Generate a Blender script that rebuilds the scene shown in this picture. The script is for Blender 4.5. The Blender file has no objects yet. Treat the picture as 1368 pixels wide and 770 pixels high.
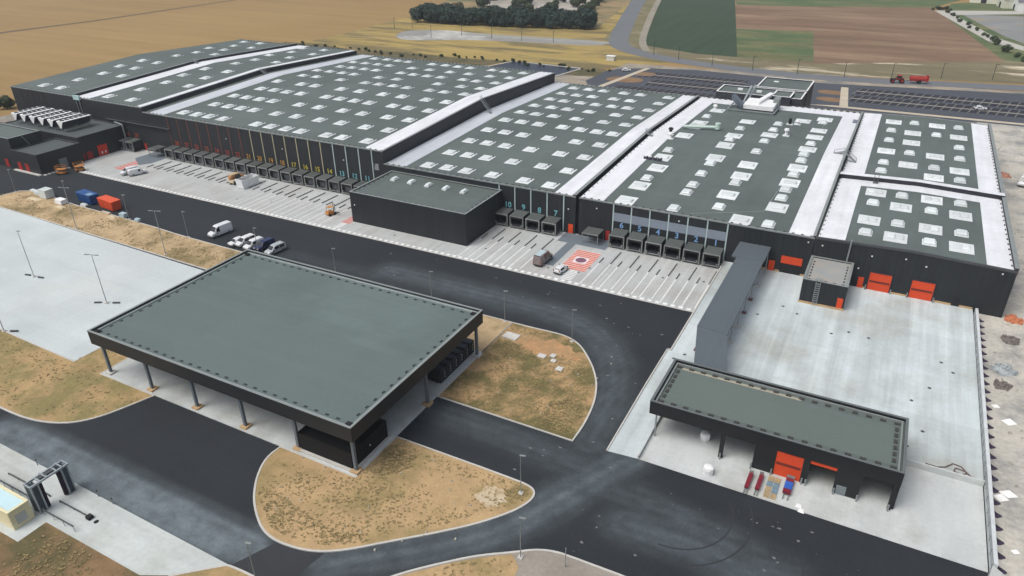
import bpy, math, random
from mathutils import Vector, Matrix, noise as mnoise
random.seed(11)
S = bpy.context.scene
COL = S.collection
R = math.radians
# ---------------------------------------------------------------- camera
PITCH, ROLL, YAW, F_PX = 0.49291980, -0.014301082, -0.49370425, 960.53
cam = bpy.data.cameras.new('camera'); camo = bpy.data.objects.new('camera', cam); COL.objects.link(camo)
_f0 = Vector((math.sin(YAW), math.cos(YAW), 0)); _r0 = Vector((math.cos(YAW), -math.sin(YAW), 0)); _u0 = Vector((0, 0, 1))
_fw = _f0*math.cos(PITCH)-_u0*math.sin(PITCH); _up = _u0*math.cos(PITCH)+_f0*math.sin(PITCH)
_rt = _r0*math.cos(ROLL)+_up*math.sin(ROLL); _uu = -_r0*math.sin(ROLL)+_up*math.cos(ROLL)
M = Matrix((_rt, _uu, -_fw)).transposed().to_4x4(); M.translation = Vector((0, 0, 69.0))
camo.matrix_world = M
cam.sensor_width = 36; cam.lens = F_PX/1368*36; cam.clip_start = .5; cam.clip_end = 20000
S.camera = camo
# ---------------------------------------------------------------- sky and sun (overcast day)
SUN_EL, SUN_AZ = 60, 215          # azimuth the light comes from, clockwise from +Y
w = bpy.data.worlds.new('World'); S.world = w; w.use_nodes = True
nt = w.node_tree; bg = nt.nodes['Background']
sky = nt.nodes.new('ShaderNodeTexSky'); sky.sky_type = 'NISHITA'; sky.sun_disc = False
sky.sun_elevation = R(SUN_EL); sky.sun_rotation = R(SUN_AZ); sky.air_density = 1.0; sky.dust_density = 6.0; sky.ozone_density = 1.0; sky.altitude = 100
hsv = nt.nodes.new('ShaderNodeHueSaturation'); hsv.inputs['Saturation'].default_value = .55      # cloud cover washes out the blue
nt.links.new(sky.outputs[0], hsv.inputs['Color']); nt.links.new(hsv.outputs[0], bg.inputs[0]); bg.inputs[1].default_value = 0.115
sl = bpy.data.lights.new('sun', 'SUN'); sl.energy = 1.15; sl.angle = R(36); sl.color = (1, .985, .95)
so = bpy.data.objects.new('sun', sl); COL.objects.link(so); so.location = (0, 0, 200)
_d = Vector((math.sin(R(SUN_AZ))*math.cos(R(SUN_EL)), math.cos(R(SUN_AZ))*math.cos(R(SUN_EL)), math.sin(R(SUN_EL))))
so.rotation_euler = (-_d).to_track_quat('-Z', 'Y').to_euler()
S.view_settings.view_transform = 'Standard'; S.view_settings.look = 'None'; S.view_settings.gamma = 1
S.view_settings.exposure = 0.40

# ---------------------------------------------------------------- materials
MATS = {}
def _nn(nt, t, **kw):
    n = nt.nodes.new(t)
    for k, v in kw.items(): setattr(n, k, v)
    return n
def mat(name, col, rough=.8, var=.12, scale=.25, fine=3.0, col2=None, mix=(.45, .6), mixscale=.08, streak=None, joints=None,
        bump=0., metal=0., spec=.3, dust=None, objrand=0., mscale=(1, 1, 1)):
    """world-position based noise colour: large mottling, fine grain, optional second colour, streaks, slab joints"""
    if name in MATS: return MATS[name]
    m = bpy.data.materials.new(name); m.use_nodes = True; MATS[name] = m
    nt = m.node_tree; L = nt.links; p = nt.nodes['Principled BSDF']
    p.inputs['Roughness'].default_value = rough; p.inputs['Metallic'].default_value = metal
    p.inputs['Specular IOR Level'].default_value = spec
    geo = _nn(nt, 'ShaderNodeNewGeometry'); pos = geo.outputs['Position']
    if mscale != (1, 1, 1):
        mp = _nn(nt, 'ShaderNodeMapping'); mp.inputs['Scale'].default_value = mscale; L.new(pos, mp.inputs[0]); pos2 = mp.outputs[0]
    else: pos2 = pos
    def noise(sc, detail=4, vec=None, rough=.6):
        n = _nn(nt, 'ShaderNodeTexNoise'); n.inputs['Scale'].default_value = sc; n.inputs['Detail'].default_value = detail
        n.inputs['Roughness'].default_value = rough; L.new(vec or pos2, n.inputs['Vector']); return n.outputs['Fac']
    def mixc(fac, a, b, blend='MIX'):
        x = _nn(nt, 'ShaderNodeMix', data_type='RGBA', blend_type=blend)
        for sock, val in ((x.inputs['Factor'], fac), (x.inputs['A'], a), (x.inputs['B'], b)):
            if isinstance(val, (int, float)): sock.default_value = val
            elif isinstance(val, tuple): sock.default_value = (*val[:3], 1)
            else: L.new(val, sock)
        return x.outputs['Result']
    def ramp(fac, a, b, lo=0., hi=1.):
        r = _nn(nt, 'ShaderNodeMapRange'); r.inputs['From Min'].default_value = a; r.inputs['From Max'].default_value = b
        r.inputs['To Min'].default_value = lo; r.inputs['To Max'].default_value = hi; L.new(fac, r.inputs[0]); return r.outputs[0]
    c = tuple(col)
    base = None
    if col2:
        base = mixc(ramp(noise(mixscale, 7, rough=.65), mix[0], mix[1]), c, tuple(col2))
    if dust:
        at = _nn(nt, 'ShaderNodeAttribute', attribute_name='dust')
        nz = noise(.35, 6)
        ad = _nn(nt, 'ShaderNodeMath', operation='MULTIPLY'); L.new(at.outputs['Fac'], ad.inputs[0]); L.new(ramp(nz, .25, .75, .45, 1.25), ad.inputs[1])
        base = mixc(ad.outputs[0], base if base is not None else c, tuple(dust))
    if base is None: base = c
    k = noise(scale, 5)
    base = mixc(1.0, base, _grey(nt, L, ramp(k, .25, .75, 1-var, 1+var)), 'MULTIPLY')
    if fine:
        base = mixc(1.0, base, _grey(nt, L, ramp(noise(fine, 3), .25, .75, 1-var*.8, 1+var*.8)), 'MULTIPLY')
    if streak:   # (axis scale xyz, amount)
        mp = _nn(nt, 'ShaderNodeMapping'); mp.inputs['Scale'].default_value = streak[0]; L.new(pos, mp.inputs[0])
        base = mixc(1.0, base, _grey(nt, L, ramp(noise(1., 6, mp.outputs[0]), .3, .7, 1-streak[1], 1+streak[1])), 'MULTIPLY')
    if joints:   # (w, h, width, darkness)
        br = _nn(nt, 'ShaderNodeTexBrick'); br.offset = 0; br.inputs['Scale'].default_value = 1
        br.inputs['Brick Width'].default_value = joints[0]; br.inputs['Row Height'].default_value = joints[1]; br.inputs['Mortar Size'].default_value = joints[2]
        br.inputs['Color1'].default_value = (1, 1, 1, 1); br.inputs['Color2'].default_value = ((joints[4] if len(joints) > 4 else .95),)*3+(1,); br.inputs['Mortar'].default_value = (joints[3],)*3+(1,)
        L.new(pos, br.inputs['Vector'])
        base = mixc(1.0, base, br.outputs['Color'], 'MULTIPLY')
    if objrand:  # every copy weathers a little differently
        oi = _nn(nt, 'ShaderNodeObjectInfo'); base = mixc(1.0, base, _grey(nt, L, ramp(oi.outputs['Random'], 0, 1, 1-objrand, 1+objrand*.5)), 'MULTIPLY')
    if isinstance(base, tuple): p.inputs['Base Color'].default_value = (*base, 1)
    else: L.new(base, p.inputs['Base Color'])
    if bump:
        b = _nn(nt, 'ShaderNodeBump'); b.inputs['Strength'].default_value = bump; b.inputs['Distance'].default_value = .1
        L.new(noise(fine or 3, 5), b.inputs['Height']); L.new(b.outputs[0], p.inputs['Normal'])
    return m
def _grey(nt, L, v):
    n = nt.nodes.new('ShaderNodeCombineColor')
    for i in range(3): L.new(v, n.inputs[i])
    return n.outputs[0]
def flat(name, col, rough=.6, metal=0., var=.06): return mat(name, col, rough, var, .8, 6., metal=metal)

asphalt = mat('asphalt', (.0170, .0205, .0250), .85, .18, .06, 2.5, dust=(.135, .166, .180), bump=.15, streak=((.02, .25, 1), .10))
concrete = mat('concrete', (.47, .50, .495), .85, .07, .12, 1.6, col2=(.37, .375, .355), mix=(.46, .64), mixscale=.09, streak=((.30, .05, 1), .10), joints=(5.4, 6.2, .03, .93, .97))
concrete_old = mat('courtyard concrete', (.50, .558, .57), .85, .06, .1, 1.4, col2=(.385, .41, .39), mix=(.46, .66), mixscale=.06, streak=((.55, .022, 1), .16), joints=(10.5, 13.0, .05, .86, .86))
concrete_apron = mat('apron concrete', (.405, .425, .42), .85, .10, .1, 1.5, col2=(.37, .37, .36), mixscale=.07, streak=((.9, .03, 1), .12), joints=(4.26, 8.0, .04, .82))
concrete_park = mat('park concrete', (.47, .515, .52), .85, .06, .07, 1.5, col2=(.49, .515, .505), mix=(.48, .68), mixscale=.03, streak=((.02, .14, 1), .06), joints=(6.0, 6.0, .03, .86))
kerbstone = mat('kerbstone', (.46, .45, .42), .8, .1, .6, 4)
soil = mat('dry soil', (.395, .275, .145), .95, .14, .35, 3.2, col2=(.27, .205, .095), mix=(.47, .63), mixscale=.13, bump=.5)
soil_grass = mat('grassy soil', (.355, .248, .122), .95, .16, .3, 3.0, col2=(.21, .175, .075), mix=(.42, .58), mixscale=.16, bump=.5)
soil_pale = mat('pale rubble soil', (.30, .26, .20), .95, .2, .14, 1.6, col2=(.18, .175, .165), mix=(.44, .6), mixscale=.09, bump=.5)
gravel = mat('gravel', (.26, .235, .2), .95, .14, .2, 2.2)
wheat = mat('wheat field', (.285, .190, .078), .95, .06, .012, .5, col2=(.25, .162, .064), mix=(.42, .62), mixscale=.006, streak=((.006, .10, 1), .10), mscale=(1, .5, 1))
meadow = mat('dry meadow', (.335, .25, .085), .95, .16, .05, .5, col2=(.15, .122, .058), mix=(.46, .58), mixscale=.05, mscale=(.35, 1.5, 1), streak=((.012, .12, 1), .16))
crop_green = mat('dark green crop', (.034, .056, .031), .95, .10, .03, .6, streak=((.25, .012, 1), .14))
grass_green = mat('rough grass', (.072, .108, .045), .95, .22, .05, .5, col2=(.135, .135, .062), mix=(.44, .62), mixscale=.04, mscale=(.5, 1.2, 1), streak=((.012, .10, 1), .16))
plough = mat('brown field', (.165, .105, .066), .95, .14, .02, .4, col2=(.235, .16, .10), mix=(.46, .66), mixscale=.030, mscale=(.35, 1.3, 1), streak=((.012, .10, 1), .16))
verge = mat('chalky verge', (.155, .135, .078), .95, .25, .06, .5, col2=(.50, .44, .32), mix=(.54, .62), mixscale=.045, mscale=(.35, 1.8, 1))
country_road = mat('country road', (.135, .145, .155), .9, .07, .05, .7)
track_m = mat('chalk track', (.40, .39, .35), .95, .1, .05, .6)
pond_m = mat('pond liner', (.022, .028, .045), .35, .08, .1, 1.)
roofm = mat('green grey roof membrane', (.103, .129, .120), .75, .07, .05, 1.6, col2=(.087, .107, .099), mix=(.42, .64), mixscale=.045, joints=(60., 2.0, .04, .90), streak=((.4, .04, 1), .06))
roofm2 = mat('canopy roof membrane', (.118, .154, .149), .7, .07, .06, 1.6, col2=(.102, .134, .130), mix=(.48, .56), mixscale=.025, joints=(90., 1.6, .045, .91), streak=((.05, .4, 1), .05))
grey_mem = mat('pale grey roof membrane', (.47, .50, .54), .55, .05, .15, 1.2, streak=((.35, .06, 1), .07))
white_m = mat('white roof membrane', (.65, .67, .70), .6, .06, .15, 1.2, streak=((.5, .05, 1), .09), joints=(60., 1.9, .03, .93))
clad = mat('black cladding', (.0225, .026, .030), .5, .10, .3, 2.0, joints=(1.1, 900., .05, .62, .86), streak=((1.2, 1.2, .05), .14))
clad_side = mat('charcoal cladding', (.030, .029, .040), .55, .08, .2, 2.0)
trim = mat('grey trim', (.24, .265, .26), .5, .1, .4, 3, metal=.2)
trim_d = mat('dark trim', (.065, .07, .075), .5, .1, .4, 3)
gal = mat('steel grey roofing', (.088, .107, .122), .55, .05, .1, 1., joints=(.55, 500., .02, .9))
steel = mat('galvanised steel', (.30, .33, .34), .45, .1, .5, 4, metal=.5)
steel_b = mat('blue grey post paint', (.13, .155, .18), .5, .08, .5, 4)
dock_m = mat('dock house sheet', (.080, .090, .087), .6, .14, .4, 3, objrand=.2)
frame_m = mat('dock frame', (.22, .235, .225), .6, .2, .6, 5, objrand=.2)
black_m = mat('black rubber', (.012, .012, .014), .7, .1, .6, 4)
dark_in = mat('dark interior', (.02, .02, .022), .9, .1, .6, 4)
red_m = mat('orange red door paint', (.60, .066, .02), .5, .07, .3, 3)
red_d = mat('dull red door paint', (.30, .022, .018), .6, .1, .3, 3)
dkred = mat('dark dock door', (.030, .012, .012), .6, .2, .8, 5)
doorgrey = mat('grey dock door', (.10, .112, .118), .6, .1, .8, 5)
white_p = mat('white paint', (.74, .75, .75), .55, .05, .5, 4)
mark_w = mat('white road paint', (.66, .67, .66), .8, .14, .7, 5)
mark_r = mat('red road paint', (.56, .14, .10), .8, .14, .7, 5)
mark_p = mat('purple sign paint', (.17, .085, .13), .8, .14, .7, 5)
band = mat('blue grey glazing band', (.205, .245, .295), .35, .06, .3, 2)
dome_m = mat('opal dome', (.60, .645, .65), .35, .05, .5, 4, objrand=.16)
sky_base = mat('skylight flashing', (.63, .66, .665), .6, .08, .5, 3, objrand=.12)
timber = mat('bare timber', (.45, .31, .17), .8, .15, .6, 6)
glass = mat('vehicle glass', (.012, .016, .02), .12, .05, 1, 1, spec=.6)
tyre_m = mat('tyre rubber', (.012, .012, .013), .8, .1, 1, 5)
rim_m = mat('wheel rim', (.32, .33, .34), .35, .05, 1, 5, metal=.7)
lamp_m = mat('lamp lens', (.7, .7, .66), .2, .03, 1, 5)
veh_white = mat('white vehicle paint', (.60, .62, .635), .3, .03, .5, 4, spec=.5)
veh_silver = mat('silver vehicle paint', (.45, .48, .50), .3, .03, .5, 4, metal=.3)
veh_navy = mat('navy vehicle paint', (.018, .024, .075), .25, .03, .5, 4, spec=.5)
veh_taupe = mat('taupe vehicle paint', (.22, .185, .175), .4, .05, .5, 4)
blue_p = mat('blue container paint', (.018, .07, .22), .5, .08, .3, 3)
orange_p = mat('orange red container paint', (.62, .085, .03), .5, .08, .3, 3)
machine_o = mat('orange machine paint', (.48, .20, .055), .5, .1, .5, 4)
cream_m = mat('cream render', (.66, .61, .40), .8, .06, .3, 3)
pale_roof = mat('pale blue roof sheet', (.50, .66, .70), .35, .04, .4, 3)
bark = mat('bark', (.06, .045, .03), .95, .2, .8, 5)
leaf_d = mat('dark hedge leaves', (.027, .047, .036), .8, .22, .12, 1.2)
leaf_m = mat('bush leaves', (.045, .062, .028), .8, .35, .2, 1.2)
tuft_m = mat('weed leaves', (.215, .187, .085), .9, .3, .4, 2.)
tuft_d = mat('dry weed leaves', (.31, .235, .115), .9, .3, .4, 2.)

# ---------------------------------------------------------------- geometry helpers
class MB:
    def __init__(s): s.v = []; s.f = []; s.mi = []; s.cur = 0
    def add(s, vs, fs):
        o = len(s.v); s.v += [tuple(a) for a in vs]
        for f in fs: s.f.append([i+o for i in f]); s.mi.append(s.cur)
        return s
    def box(s, x0, x1, y0, y1, z0, z1):
        return s.add([(x0,y0,z0),(x1,y0,z0),(x1,y1,z0),(x0,y1,z0),(x0,y0,z1),(x1,y0,z1),(x1,y1,z1),(x0,y1,z1)],
                     [(3,2,1,0),(4,5,6,7),(0,1,5,4),(1,2,6,5),(2,3,7,6),(3,0,4,7)])
    def hexa(s, b, t):   # bottom quad, top quad (both counter-clockwise from above)
        return s.add(list(b)+list(t), [(3,2,1,0),(4,5,6,7),(0,1,5,4),(1,2,6,5),(2,3,7,6),(3,0,4,7)])
    def prism(s, poly, z0, z1):
        n = len(poly); a = sum(poly[i][0]*poly[(i+1) % n][1]-poly[(i+1) % n][0]*poly[i][1] for i in range(n))
        if a < 0: poly = poly[::-1]
        f0 = z0 if callable(z0) else (lambda x, y: z0); f1 = z1 if callable(z1) else (lambda x, y: z1)
        return s.add([(x,y,f0(x,y)) for x,y in poly]+[(x,y,f1(x,y)) for x,y in poly],
                     [tuple(range(n-1,-1,-1)), tuple(range(n,2*n))]+[(i,(i+1)%n,n+(i+1)%n,n+i) for i in range(n)])
    def quad(s, a, b, c, d): return s.add([a,b,c,d], [(0,1,2,3)])
    def tube(s, p, q, r, n=6, r2=None):
        p, q = Vector(p), Vector(q); d = (q-p).normalized(); a = d.orthogonal().normalized(); b = d.cross(a); r2 = r if r2 is None else r2
        vs = [p+(a*math.cos(2*math.pi*i/n)+b*math.sin(2*math.pi*i/n))*r for i in range(n)]+[q+(a*math.cos(2*math.pi*i/n)+b*math.sin(2*math.pi*i/n))*r2 for i in range(n)]
        return s.add(vs, [tuple(range(n-1,-1,-1)), tuple(range(n,2*n))]+[(i,(i+1)%n,n+(i+1)%n,n+i) for i in range(n)])
    def bar(s, p, q, w, h):   # rectangular bar, w across, h up
        p, q = Vector(p), Vector(q); d = (q-p).normalized(); a = d.cross(Vector((0,0,1)))
        a = a.normalized() if a.length > 1e-4 else Vector((1,0,0)); b = a.cross(d)
        c = [(-w/2,-h/2),(w/2,-h/2),(w/2,h/2),(-w/2,h/2)]
        return s.add([p+a*x+b*y for x,y in c]+[q+a*x+b*y for x,y in c], [(3,2,1,0),(4,5,6,7),(0,1,5,4),(1,2,6,5),(2,3,7,6),(3,0,4,7)])
    def loft(s, rings, caps=True):
        n = len(rings[0]); vs = [v for r in rings for v in r]; fs = []
        for k in range(len(rings)-1):
            for i in range(n): fs.append((k*n+i, k*n+(i+1)%n, (k+1)*n+(i+1)%n, (k+1)*n+i))
        if caps: fs.append(tuple(range(n-1,-1,-1))); fs.append(tuple(range((len(rings)-1)*n, len(rings)*n)))
        return s.add(vs, fs)
    def mesh(s, name, mats, org=(0,0,0), smooth=False):
        me = bpy.data.meshes.new(name)
        me.from_pydata([(x-org[0],y-org[1],z-org[2]) for x,y,z in s.v], [], s.f)
        for m in (mats if isinstance(mats,(list,tuple)) else [mats]): me.materials.append(m)
        me.polygons.foreach_set('material_index', s.mi)
        if smooth: me.polygons.foreach_set('use_smooth', [True]*len(s.f))
        me.update(); return me
    def build(s, name, mats, parent=None, world=True, smooth=False):
        org = wloc(parent) if (parent is not None and world) else (0,0,0)
        return link(name, s.mesh(name, mats, org, smooth), parent)
def wloc(o):
    v = Vector((0,0,0))
    while o is not None: v = v+o.location; o = o.parent
    return v
def link(name, me, parent=None, loc=(0,0,0), rz=0):
    o = bpy.data.objects.new(name, me); COL.objects.link(o); o.location = loc; o.rotation_euler = (0,0,rz); o.parent = parent; return o
def inst(name, me, parent, wl, rz=0):     # shared mesh placed at a world point under an unrotated parent
    return link(name, me, parent, Vector(wl)-wloc(parent) if parent else wl, rz)
def thing(name, label, cat, loc=(0,0,0), rz=0, group=None):
    o = bpy.data.objects.new(name, None); COL.objects.link(o); o.location = loc; o.rotation_euler = (0,0,rz); o.empty_display_size = .5
    return tag(o, label, cat, group)
def tag(o, label=None, cat=None, group=None, kind=None):
    if label: o['label'] = label
    if cat: o['category'] = cat
    if group: o['group'] = group
    if kind: o['kind'] = kind
    return o
def box(name, m, x0, x1, y0, y1, z0, z1, parent=None): return MB().box(x0,x1,y0,y1,z0,z1).build(name, m, parent)
def kids(o): return [c for c in bpy.data.objects if c.parent == o]
def copy_tree(o, parent=None, mats=None):
    c = o.copy(); COL.objects.link(c); c.parent = parent
    for ch in list(o.children): copy_tree(ch, c)
    return c
def dup(o, loc, rz, label, group=None):
    c = copy_tree(o); c.location = loc; c.rotation_euler = (0,0,rz); c['label'] = label
    if group: c['group'] = group
    return c
def sheet(name, poly, m, z, kind='structure', parent=None, thick=0.0):
    mb = MB()
    if thick: mb.prism(poly, z-thick, z)
    else:
        n = len(poly); a = sum(poly[i][0]*poly[(i+1)%n][1]-poly[(i+1)%n][0]*poly[i][1] for i in range(n))
        p = poly if a > 0 else poly[::-1]
        mb.add([(x,y,z) for x,y in p], [tuple(range(n))])
    o = mb.build(name, m, parent)
    if kind and parent is None: o['kind'] = kind
    return o
def smooth_poly(poly, it=2, keep=()):
    for _ in range(it):
        out = []
        n = len(poly)
        for i in range(n):
            p, q = poly[i], poly[(i+1)%n]
            out += [(p[0]*.75+q[0]*.25, p[1]*.75+q[1]*.25), (p[0]*.25+q[0]*.75, p[1]*.25+q[1]*.75)]
        poly = out
    return poly
def inside(x, y, poly):
    r = False; n = len(poly); j = n-1
    for i in range(n):
        xi, yi = poly[i]; xj, yj = poly[j]
        if (yi > y) != (yj > y) and x < (xj-xi)*(y-yi)/(yj-yi)+xi: r = not r
        j = i
    return r
def segd(x, y, a, b):
    dx, dy = b[0]-a[0], b[1]-a[1]; t = max(0, min(1, ((x-a[0])*dx+(y-a[1])*dy)/(dx*dx+dy*dy+1e-9)))
    return math.hypot(x-a[0]-t*dx, y-a[1]-t*dy)

# surveyed plan positions in metres (skylights, field outlines, truck tracks)
SKY_A = [[-265.0,149.0],[-255.4,149.0],[-260.2,158.8],[-260.0,168.5],[-249.4,168.4],[-264.4,178.7],[-255.2,178.4],[-263.9,188.3],[-254.6,187.8],[-259.0,200.5],[-259.4,210.7],[-248.8,210.7],[-265.2,222.1],[-255.7,221.7],[-261.3,232.3],[-267.3,243.7],[-250.2,231.8],[-257.4,243.7],[-229.5,148.5],[-218.1,148.5],[-226.6,158.5],[-226.1,168.5],[-214.2,168.0],[-229.1,178.3],[-217.7,178.3],[-228.8,188.1],[-217.2,187.9],[-225.1,199.5],[-225.5,209.8],[-213.9,209.1],[-229.7,221.3],[-218.0,220.7],[-227.8,232.3],[-231.5,242.8],[-215.9,231.9],[-220.0,243.2]]
SKY_B = [[-193.2,243.0],[-187.3,243.6],[-181.6,243.2],[-176.4,243.1],[-194.8,231.4],[-189.0,231.7],[-183.0,231.8],[-177.4,231.6],[-192.2,220.4],[-186.8,220.7],[-180.8,220.6],[-175.2,220.6],[-194.1,209.6],[-188.3,209.9],[-182.4,209.9],[-176.7,209.5],[-191.0,198.5],[-185.0,198.8],[-193.5,188.3],[-182.6,188.3],[-176.5,188.4],[-173.8,198.7],[-166.4,231.4],[-163.7,220.4],[-157.9,220.0],[-165.1,208.9],[-157.4,209.2],[-162.7,198.3],[-157.1,198.6],[-151.1,198.6],[-145.2,198.2],[-191.8,178.6],[-186.0,178.9],[-180.2,178.7],[-174.1,178.7],[-165.1,188.2],[-157.3,188.4],[-147.7,188.1],[-140.2,188.2],[-193.7,168.5],[-188.2,168.5],[-182.4,168.5],[-176.7,168.5],[-163.4,178.8],[-157.7,178.7],[-151.7,178.6],[-145.8,178.4],[-136.8,178.5],[-130.9,178.4],[-191.9,158.6],[-186.0,158.6],[-180.5,158.6],[-174.9,158.6],[-165.5,168.5],[-157.7,168.5],[-148.2,168.5],[-140.5,168.3],[-131.2,168.3],[-123.6,168.3],[-183.2,148.4],[-177.1,148.2],[-165.5,158.3],[-157.7,158.5],[-148.6,158.4],[-140.6,158.5],[-131.5,158.1],[-123.6,158.3],[-163.5,148.1],[-157.9,148.1],[-152.0,148.1],[-146.4,148.0],[-137.2,148.2],[-131.8,148.3],[-123.3,148.5],[-194.1,148.3],[-188.5,148.3],[-164.8,242.7],[-158.9,243.2],[-153.0,242.9],[-147.4,242.8],[-137.7,242.8],[-132.2,242.5],[-124.6,243.0],[-158.5,231.5],[-149.1,231.1],[-141.1,231.2],[-132.0,230.9],[-124.2,231.5],[-151.9,220.1],[-146.1,220.2],[-136.9,220.3],[-131.3,220.1],[-123.8,220.4],[-140.1,209.0],[-130.7,209.0],[-123.3,209.2],[-136.2,198.2],[-130.5,198.2],[-123.0,198.5],[-130.8,188.0],[-123.3,188.1],[-123.3,178.3]]
SKY_C = [[-103.8,242.2],[-98.0,242.3],[-92.4,242.3],[-84.7,242.2],[-78.7,242.3],[-68.9,242.5],[-103.7,231.7],[-98.0,231.3],[-92.3,231.6],[-84.5,231.6],[-78.6,231.5],[-68.9,232.0],[-103.4,221.4],[-98.0,220.8],[-92.1,220.8],[-86.6,220.7],[-81.0,220.8],[-75.8,220.9],[-68.8,221.0],[-97.7,210.4],[-92.1,210.2],[-84.7,210.3],[-75.7,210.3],[-68.7,210.4],[-92.1,199.8],[-84.5,199.7],[-75.7,199.9],[-68.8,200.0],[-84.6,190.1],[-79.0,189.9],[-73.8,189.9],[-68.8,189.8],[-84.1,179.2],[-75.7,179.3],[-68.7,179.4],[-75.6,168.6],[-68.7,168.7],[-68.6,157.9],[-103.7,210.2],[-103.4,199.8],[-98.0,199.7],[-103.6,190.0],[-98.1,190.0],[-92.3,189.9],[-103.6,179.3],[-97.9,179.3],[-92.0,179.0],[-103.4,168.6],[-97.8,168.7],[-92.0,168.6],[-84.4,168.6],[-103.1,157.9],[-97.6,158.0],[-92.0,158.0],[-84.3,158.2],[-103.1,147.3],[-97.6,147.7],[-91.9,147.6],[-84.4,147.8],[-75.5,147.6],[-68.5,147.4],[-75.9,158.3]]
SKY_DL = [[-49.5,231.1],[-50.3,212.9],[-50.3,207.3],[-50.3,196.2],[-50.3,176.6],[-38.0,220.8],[-38.0,202.6],[-38.0,192.3],[-37.9,181.6],[-29.4,179.6],[-29.4,208.0],[-49.1,168.7],[-49.2,155.7],[-29.2,171.4],[-29.3,158.5],[-49.1,145.5],[-23.6,145.6],[-23.5,229.5],[-17.9,234.6],[-17.8,219.6],[-17.9,211.5],[-17.9,197.8],[-18.0,182.2],[-18.0,171.5],[-18.0,155.7]]
SKY_DS = [[-50.4,221.3],[-50.6,182.4],[-38.2,211.3],[-38.1,197.8],[-29.5,190.3],[-38.1,177.0],[-29.4,221.8],[-29.4,214.0],[-29.4,200.4],[-49.2,160.9],[-38.2,169.0],[-29.4,166.3],[-38.1,161.1],[-38.1,155.9],[-29.4,150.8],[-38.1,145.7],[-18.0,145.7],[-18.0,230.0],[-17.9,203.6],[-18.1,193.0],[-18.0,187.9],[-18.1,177.2],[-18.1,166.8],[-18.1,161.3]]
SKY_EL = [[0.6,240.3],[12.0,240.2],[6.0,229.2],[17.4,230.5],[6.0,219.0],[0.4,208.9],[11.8,208.5],[5.9,198.2],[17.2,198.9],[11.7,190.7],[0.3,174.6],[11.5,174.4],[5.7,166.8],[17.0,167.5],[0.2,156.7],[11.5,156.6],[5.5,149.1],[16.9,149.8]]
SKY_ES = [[6.1,240.3],[17.5,241.0],[0.5,230.1],[11.9,229.6],[0.5,219.5],[17.4,219.8],[5.9,208.6],[17.4,209.4],[0.4,198.3],[11.7,198.3],[0.3,191.1],[17.2,191.4],[5.6,174.2],[17.1,175.0],[0.2,167.4],[11.5,167.1],[5.6,156.6],[17.0,157.1],[0.1,149.5],[11.4,149.2]]
ISLES = {"isle_strip": [[-210.8,97.5],[-209.7,102.0],[-205.1,105.5],[-192.5,102.8],[-183.8,102.2],[-170.1,102.1],[-153.5,101.3],[-144.1,100.0],[-130.9,100.5],[-119.4,99.6],[-124.6,90.2],[-194.6,92.4],[-193.3,87.5]],"isle_left": [[-138.7,56.1],[-135.7,56.1],[-115.8,55.7],[-114.3,61.0],[-107.7,55.8],[-95.2,55.2],[-96.8,50.9],[-98.2,47.5],[-100.6,44.8],[-104.4,43.1],[-108.8,42.3],[-114.6,42.2]],"isle_right": [[-61.4,101.1],[-51.9,101.0],[-44.4,101.3],[-41.9,100.6],[-38.8,98.1],[-35.8,94.4],[-33.3,90.0],[-32.2,86.7],[-31.6,83.8],[-31.2,77.9],[-31.3,75.6],[-46.8,75.7],[-54.3,75.8],[-54.8,88.9]],"isle_front": [[-68.0,55.2],[-68.1,52.6],[-66.6,49.4],[-64.2,46.4],[-61.7,44.3],[-58.7,42.5],[-55.8,42.0],[-52.0,42.5],[-49.4,43.6],[-44.8,47.3],[-39.9,51.6],[-35.8,55.4],[-32.6,59.4],[-31.4,61.9],[-31.3,63.5],[-32.1,64.3],[-34.3,64.5],[-41.2,64.6],[-48.6,64.6],[-54.3,64.6],[-55.3,55.6]],"isle_bottom": [[-42.3,40.8],[-39.6,44.7],[-35.1,49.1],[-32.6,51.3],[-29.0,53.7],[-26.0,55.6],[-23.3,56.1],[-16.8,56.3],[-10.3,56.2]],"wash": [[-139.0,36.8],[-105.4,37.0],[-58.3,36.6],[-58.8,36.4],[-62.9,32.6],[-65.7,29.3],[-66.6,30.7],[-85.8,30.6],[-85.3,28.3],[-109.1,26.9]],"wash_dirt": [[-85.8,30.6],[-66.6,30.7],[-60.9,30.6],[-82.6,18.8],[-88.0,26.9],[-85.1,27.6]],"isle_tip": [[-62.9,32.6],[-58.8,36.4],[-58.3,36.6],[-54.5,36.8],[-50.7,36.5],[-62.8,29.1]],"dust": [[[-108.6,38.8],[-98.4,39.3],[-86.6,39.3],[-75.6,39.1],[-66.0,39.3],[-58.4,39.4]],[[-105.1,36.8],[-92.6,37.8],[-76.4,37.5],[-61.5,37.6]],[[-48.0,42.4],[-39.6,48.8],[-33.5,54.6],[-29.6,61.5],[-25.7,69.6],[-22.6,75.9]],[[-55.4,72.0],[-44.8,72.3],[-34.7,71.8],[-24.8,70.1]],[[-28.6,76.8],[-29.2,84.2],[-30.8,92.2],[-34.7,100.1],[-40.5,105.6],[-49.4,108.7],[-65.7,108.2],[-87.9,108.3]],[[-24.8,70.1],[-15.9,68.5],[-7.9,67.1],[0.3,65.1]],[[-18.5,64.4],[-10.2,65.3],[-3.6,63.7]],[[-114.0,104.4],[-89.1,104.6],[-71.5,106.0]],[[-173.3,94.1],[-151.8,94.8],[-130.7,94.0]]]}
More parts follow.
